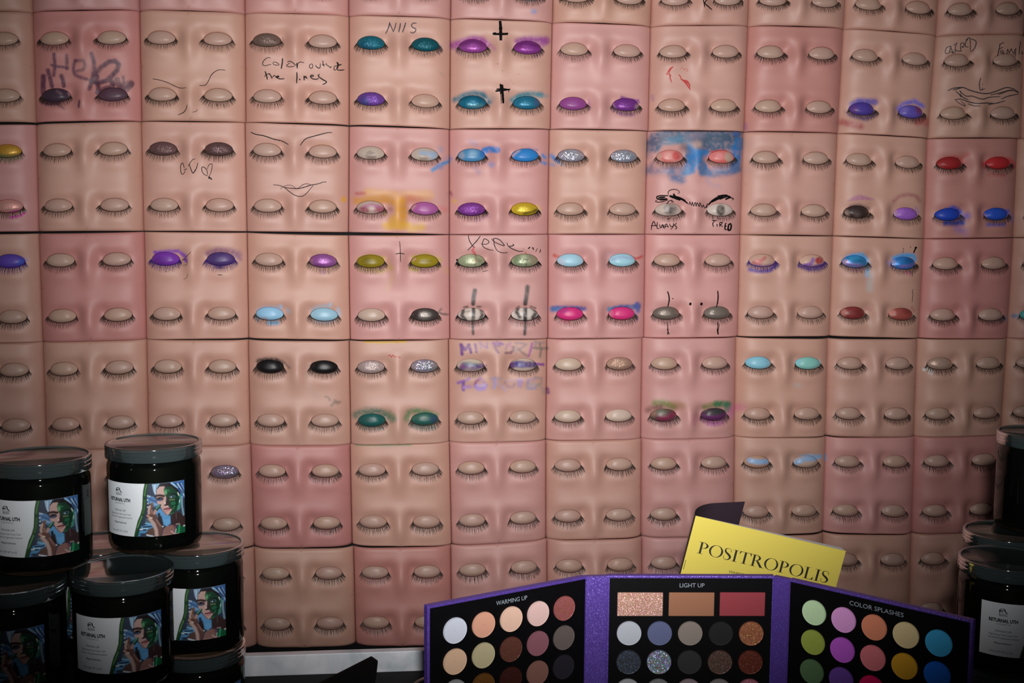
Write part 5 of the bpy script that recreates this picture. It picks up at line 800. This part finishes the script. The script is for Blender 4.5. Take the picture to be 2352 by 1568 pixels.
dR = (pRO - pRI) / np.linalg.norm(pRO - pRI); q = pRI + dR * (0.1613 * 0.78); sc.location = (q[0] - pc[0] - dR[1] * -0.0012 * 0 + dR[1] * 0.0013, q[1] - pc[1] - dR[0] * 0.0013, HP - 116 * UNIT); sc.rotation_euler.z = math.atan2(dR[1], dR[0])

# ------------------------------------------------------------------ the yellow booklet
DB = 1.185; fw = M @ np.array([0, 0, 1.0]); nb = np.array([fw[0], fw[1], 0]); nb /= np.linalg.norm(nb)      # level normal pointing away from the camera
B0 = CAM + ray(1598, 1184) * DB
def on_plane(px, py): v = ray(px, py); return CAM + v * (nb.dot(B0 - CAM) / nb.dot(v))
TLb, TRb = on_plane(1598, 1184), on_plane(1943, 1265); BW = np.linalg.norm(TRb - TLb); ex = (TRb - TLb) / BW; ey = np.cross(ex, nb); ey *= -1 if ey[2] > 0 else 1     # ey: down the cover
BHt = (TRb[2] - TT) / -ey[2] - 0.0005; bu = BW / 354.4
YEL, nt, b = new_mat('yellow_cover'); b.inputs['Base Color'].default_value = (*[float(q) for q in np.clip(0.84 * lin((208, 190, 84)) / light_at(B0 + np.array([0.07, 0, -0.05]), -nb), 0, .9)], 1); b.inputs['Roughness'].default_value = 0.35
WHITE = plain('paper_white', (0.82, 0.82, 0.84), 0.6); DARK = plain('dark_plum_page', lin((62, 48, 58)), 0.5); DINK = plain('book_ink', lin((24, 20, 14)), 0.5)
bk = bpy.data.objects.new('booklet', None); COL.objects.link(bk); bk.location = TLb + ey * BHt + ex * BW
tag(bk, 'yellow booklet reading POSITROPOLIS leaning behind the palette', 'booklet')
base = np.array(bk.location)
def bpt(u, v, w): return tuple(TLb + ex * u + ey * v + nb * w - base)
def slab(u0, u1, v0, v1, w0, w1, w0b=None, w1b=None):
    w0b = w0 if w0b is None else w0b; w1b = w1 if w1b is None else w1b
    V = [bpt(u, v, w) for u, ws in ((u0, (w0, w1)), (u1, (w0b, w1b))) for v in (v0, v1) for w in ws]
    return MB().add(V, [(0, 1, 3, 2), (4, 6, 7, 5), (0, 4, 5, 1), (2, 3, 7, 6), (0, 2, 6, 4), (1, 5, 7, 3)])
link('front_cover', slab(0, BW, 0, BHt, 0, 0.0005).mesh('front_cover'), bk, YEL)
link('page_block', slab(0.0006, BW - 0.0008, 0.0002, BHt - 0.0005, 0.0006, 0.0012, 0.0006, 0.0120).mesh('page_block'), bk, WHITE)
n = 28
def fold(b1):
    """cross-section of the other half: sharply back at the spine, then easing to angle b1"""
    q = [np.zeros(2)]
    for i in range(n): a_ = math.radians(84 + (b1 - 84) * min(1.0, (i + 0.5) / n * 1.6)); q.append(q[-1] + BW / n * np.array([math.cos(a_), math.sin(a_)]))
    return q
pts = fold(min(range(5, 84), key=lambda b1: abs(proj(TLb + ex * fold(b1)[-1][0] + nb * fold(b1)[-1][1])[0] - 1714)))
mb = MB(); VV = []
for q in pts:
    for v in (0.0, BHt):
        for th_ in (0.0013, 0.0021): VV.append(bpt(q[0] * 0.98 - th_ * 0.3, v, q[1] + th_))
mb.add(VV, [f for i in range(n) for f in ((4*i, 4*i+4, 4*i+6, 4*i+2), (4*i+1, 4*i+3, 4*i+7, 4*i+5), (4*i, 4*i+1, 4*i+5, 4*i+4), (4*i+2, 4*i+6, 4*i+7, 4*i+3))] + [(0, 2, 3, 1), (4*n, 4*n+1, 4*n+3, 4*n+2)])
link('back_half', mb.mesh('back_half'), bk, DARK)
# serif capitals: stems, hairlines and swelling bowls
def rect(x0, y0, x1, y1): return ([(x0, y0), (x1, y0), (x1, y1), (x0, y1)], [(0, 1, 2, 3)])
def ring(cx, cy, ro, ri, a0=0, a1=360, n=40):
    A = np.radians(np.linspace(a0, a1, n + 1)); V = [(cx + ro[0] * math.cos(t), cy + ro[1] * math.sin(t)) for t in A] + [(cx + ri[0] * math.cos(t), cy + ri[1] * math.sin(t)) for t in A]
    return (V, [(i, i + 1, n + 2 + i, n + 1 + i) for i in range(n)])
def swash(pts, w):
    c = catmull(np.array(pts, float), 0.03); t = np.gradient(c, axis=0); t /= np.linalg.norm(t, axis=1, keepdims=True); nn = np.stack([-t[:, 1], t[:, 0]], 1); k = np.interp(np.linspace(0, 1, len(c)), np.linspace(0, 1, len(w)), w)[:, None] / 2
    n = len(c); return ([tuple(q) for q in np.concatenate([c - nn * k, c + nn * k])], [(i, i + 1, n + i + 1, n + i) for i in range(n - 1)])
def stem(x): return [rect(x, 0, x + .13, 1), rect(x - .12, 0, x + .25, .03), rect(x - .12, .97, x + .25, 1)]
GL = {'P': (stem(.12) + [ring(.25, .735, (.37, .265), (.235, .235), -90, 90), rect(.2, .97, .26, 1)], .68), 'O': ([ring(.46, .5, (.44, .515), (.315, .485))], .93), 'I': (stem(.12), .40),
      'S': ([swash([(.44, .70), (.445, .86), (.36, .965), (.24, .985), (.12, .93), (.085, .78), (.15, .63), (.29, .51), (.42, .37), (.45, .21), (.37, .07), (.24, .015), (.12, .05), (.06, .17), (.055, .32)], [.03, .03, .03, .04, .07, .11, .13, .15, .15, .13, .09, .05, .03, .03, .03])], .56),
      'T': ([rect(.33, 0, .46, 1), rect(.21, 0, .58, .03), rect(.03, .965, .76, 1), ([(.03, 1), (.015, .74), (.035, .74), (.13, .97)], [(0, 1, 2, 3)]), ([(.76, 1), (.775, .74), (.755, .74), (.66, .97)], [(0, 1, 2, 3)])], .78),
      'R': (stem(.12) + [ring(.25, .75, (.35, .25), (.22, .22), -90, 90), rect(.2, .97, .26, 1), ([(.33, .50), (.48, .52), (.80, .03), (.80, 0), (.64, 0)], [(0, 1, 2, 3, 4)]), rect(.62, 0, .90, .03)], .84),
      'L': (stem(.12) + [rect(.2, 0, .62, .035), ([(.62, 0), (.64, .27), (.62, .27), (.50, .03)], [(0, 1, 2, 3)])], .68)}
mb = MB(); x = 0.0; word = 'POSITROPOLIS'; tot = sum(GL[c][1] for c in word); u0, u1 = 23.5 * bu, 334 * bu; sx_ = (u1 - u0) / tot; cap = 27.5 * bu
for c in word:
    for Vg, Fg in GL[c][0]: mb.add([bpt(u0 + (x + q[0]) * sx_, 83.5 * bu - q[1] * cap, -0.00025) for q in Vg], Fg)
    x += GL[c][1]
link('title', mb.mesh('title'), bk, DINK)
V, Fc = text_mesh('WHERE POSITIVITY'); w = V[:, 0].max() - V[:, 0].min()
link('subtitle', MB().add([bpt(106 * bu + (q[0] - V[:, 0].min()) / w * 92 * bu, 112 * bu - q[1] * 6.6 * bu / V[:, 1].max(), -0.00025) for q in V], Fc).mesh('subtitle'), bk, DINK)
link('spine_mark', MB().add([bpt(*q, -0.00025) for q in ((3 * bu, 105 * bu), (4.2 * bu, 105 * bu), (4.2 * bu, 128 * bu), (3 * bu, 128 * bu))], [(0, 1, 2, 3)]).mesh('spine_mark'), bk, DINK)

# ------------------------------------------------------------------ dark things low in front of the slab
yb = -0.135 + YS
P_ = [on_wall(*q, yb) for q in ((786, 1544), (853, 1510), (868, 1520.5), (865, 1546))]
low = P_[0] + (P_[0] - P_[1]) * ((P_[0][2] - TT) / max(1e-4, (P_[1][2] - P_[0][2]))); low[2] = TT
r2 = P_[3].copy(); r2[2] = TT; r2[0] -= 0.006
poly = [low, P_[1], P_[2], P_[3], r2]; V = [(q[0], yb, q[2]) for q in poly] + [(q[0], yb + 0.006, q[2]) for q in poly]
o = link('black_carton', MB().add(V, [(0, 1, 2, 3, 4), (9, 8, 7, 6, 5)] + [(i, (i + 5), (i + 1) % 5 + 5, (i + 1) % 5) for i in range(5)]).mesh('black_carton'), None, plain('black_box', (0.004, 0.003, 0.003), 0.8, spec=0.1)); bevel(o, 0.0008)
tag(o, 'black carton with a slanted corner poking up in front of the white slab', 'box')
cc = on_wall(985, 1552, -0.17 + YS); rd = (cc[2] - TT) / 2
cm = bpy.data.objects.new('compact', None); COL.objects.link(cm); cm.location = (cc[0], -0.17 + YS, TT)
tag(cm, 'dark round compact standing on edge, mostly hidden behind the palette', 'compact')
o = link('shell', MB().lathe([(0.0004, 0), (rd * 0.97, 0), (rd, 0.0008), (rd, 0.006), (rd * 0.97, 0.007), (rd * 0.9, 0.007), (rd * 0.88, 0.0062), (0.0004, 0.0062)], 64).mesh('shell'), cm, plain('smoked_plastic', (0.012, 0.012, 0.015), 0.25)); o.rotation_euler = (math.radians(90), 0, 0); o.location = (0, 0.0, rd)
o = link('rim', MB().lathe([(rd * 0.985, 0.0068), (rd * 0.985, 0.0076), (rd * 0.955, 0.0076), (rd * 0.955, 0.0068)], 64).mesh('rim'), cm, plain('grey_rim', (0.05, 0.05, 0.055), 0.3)); o.rotation_euler = (math.radians(90), 0, 0); o.location = (0, 0, rd)
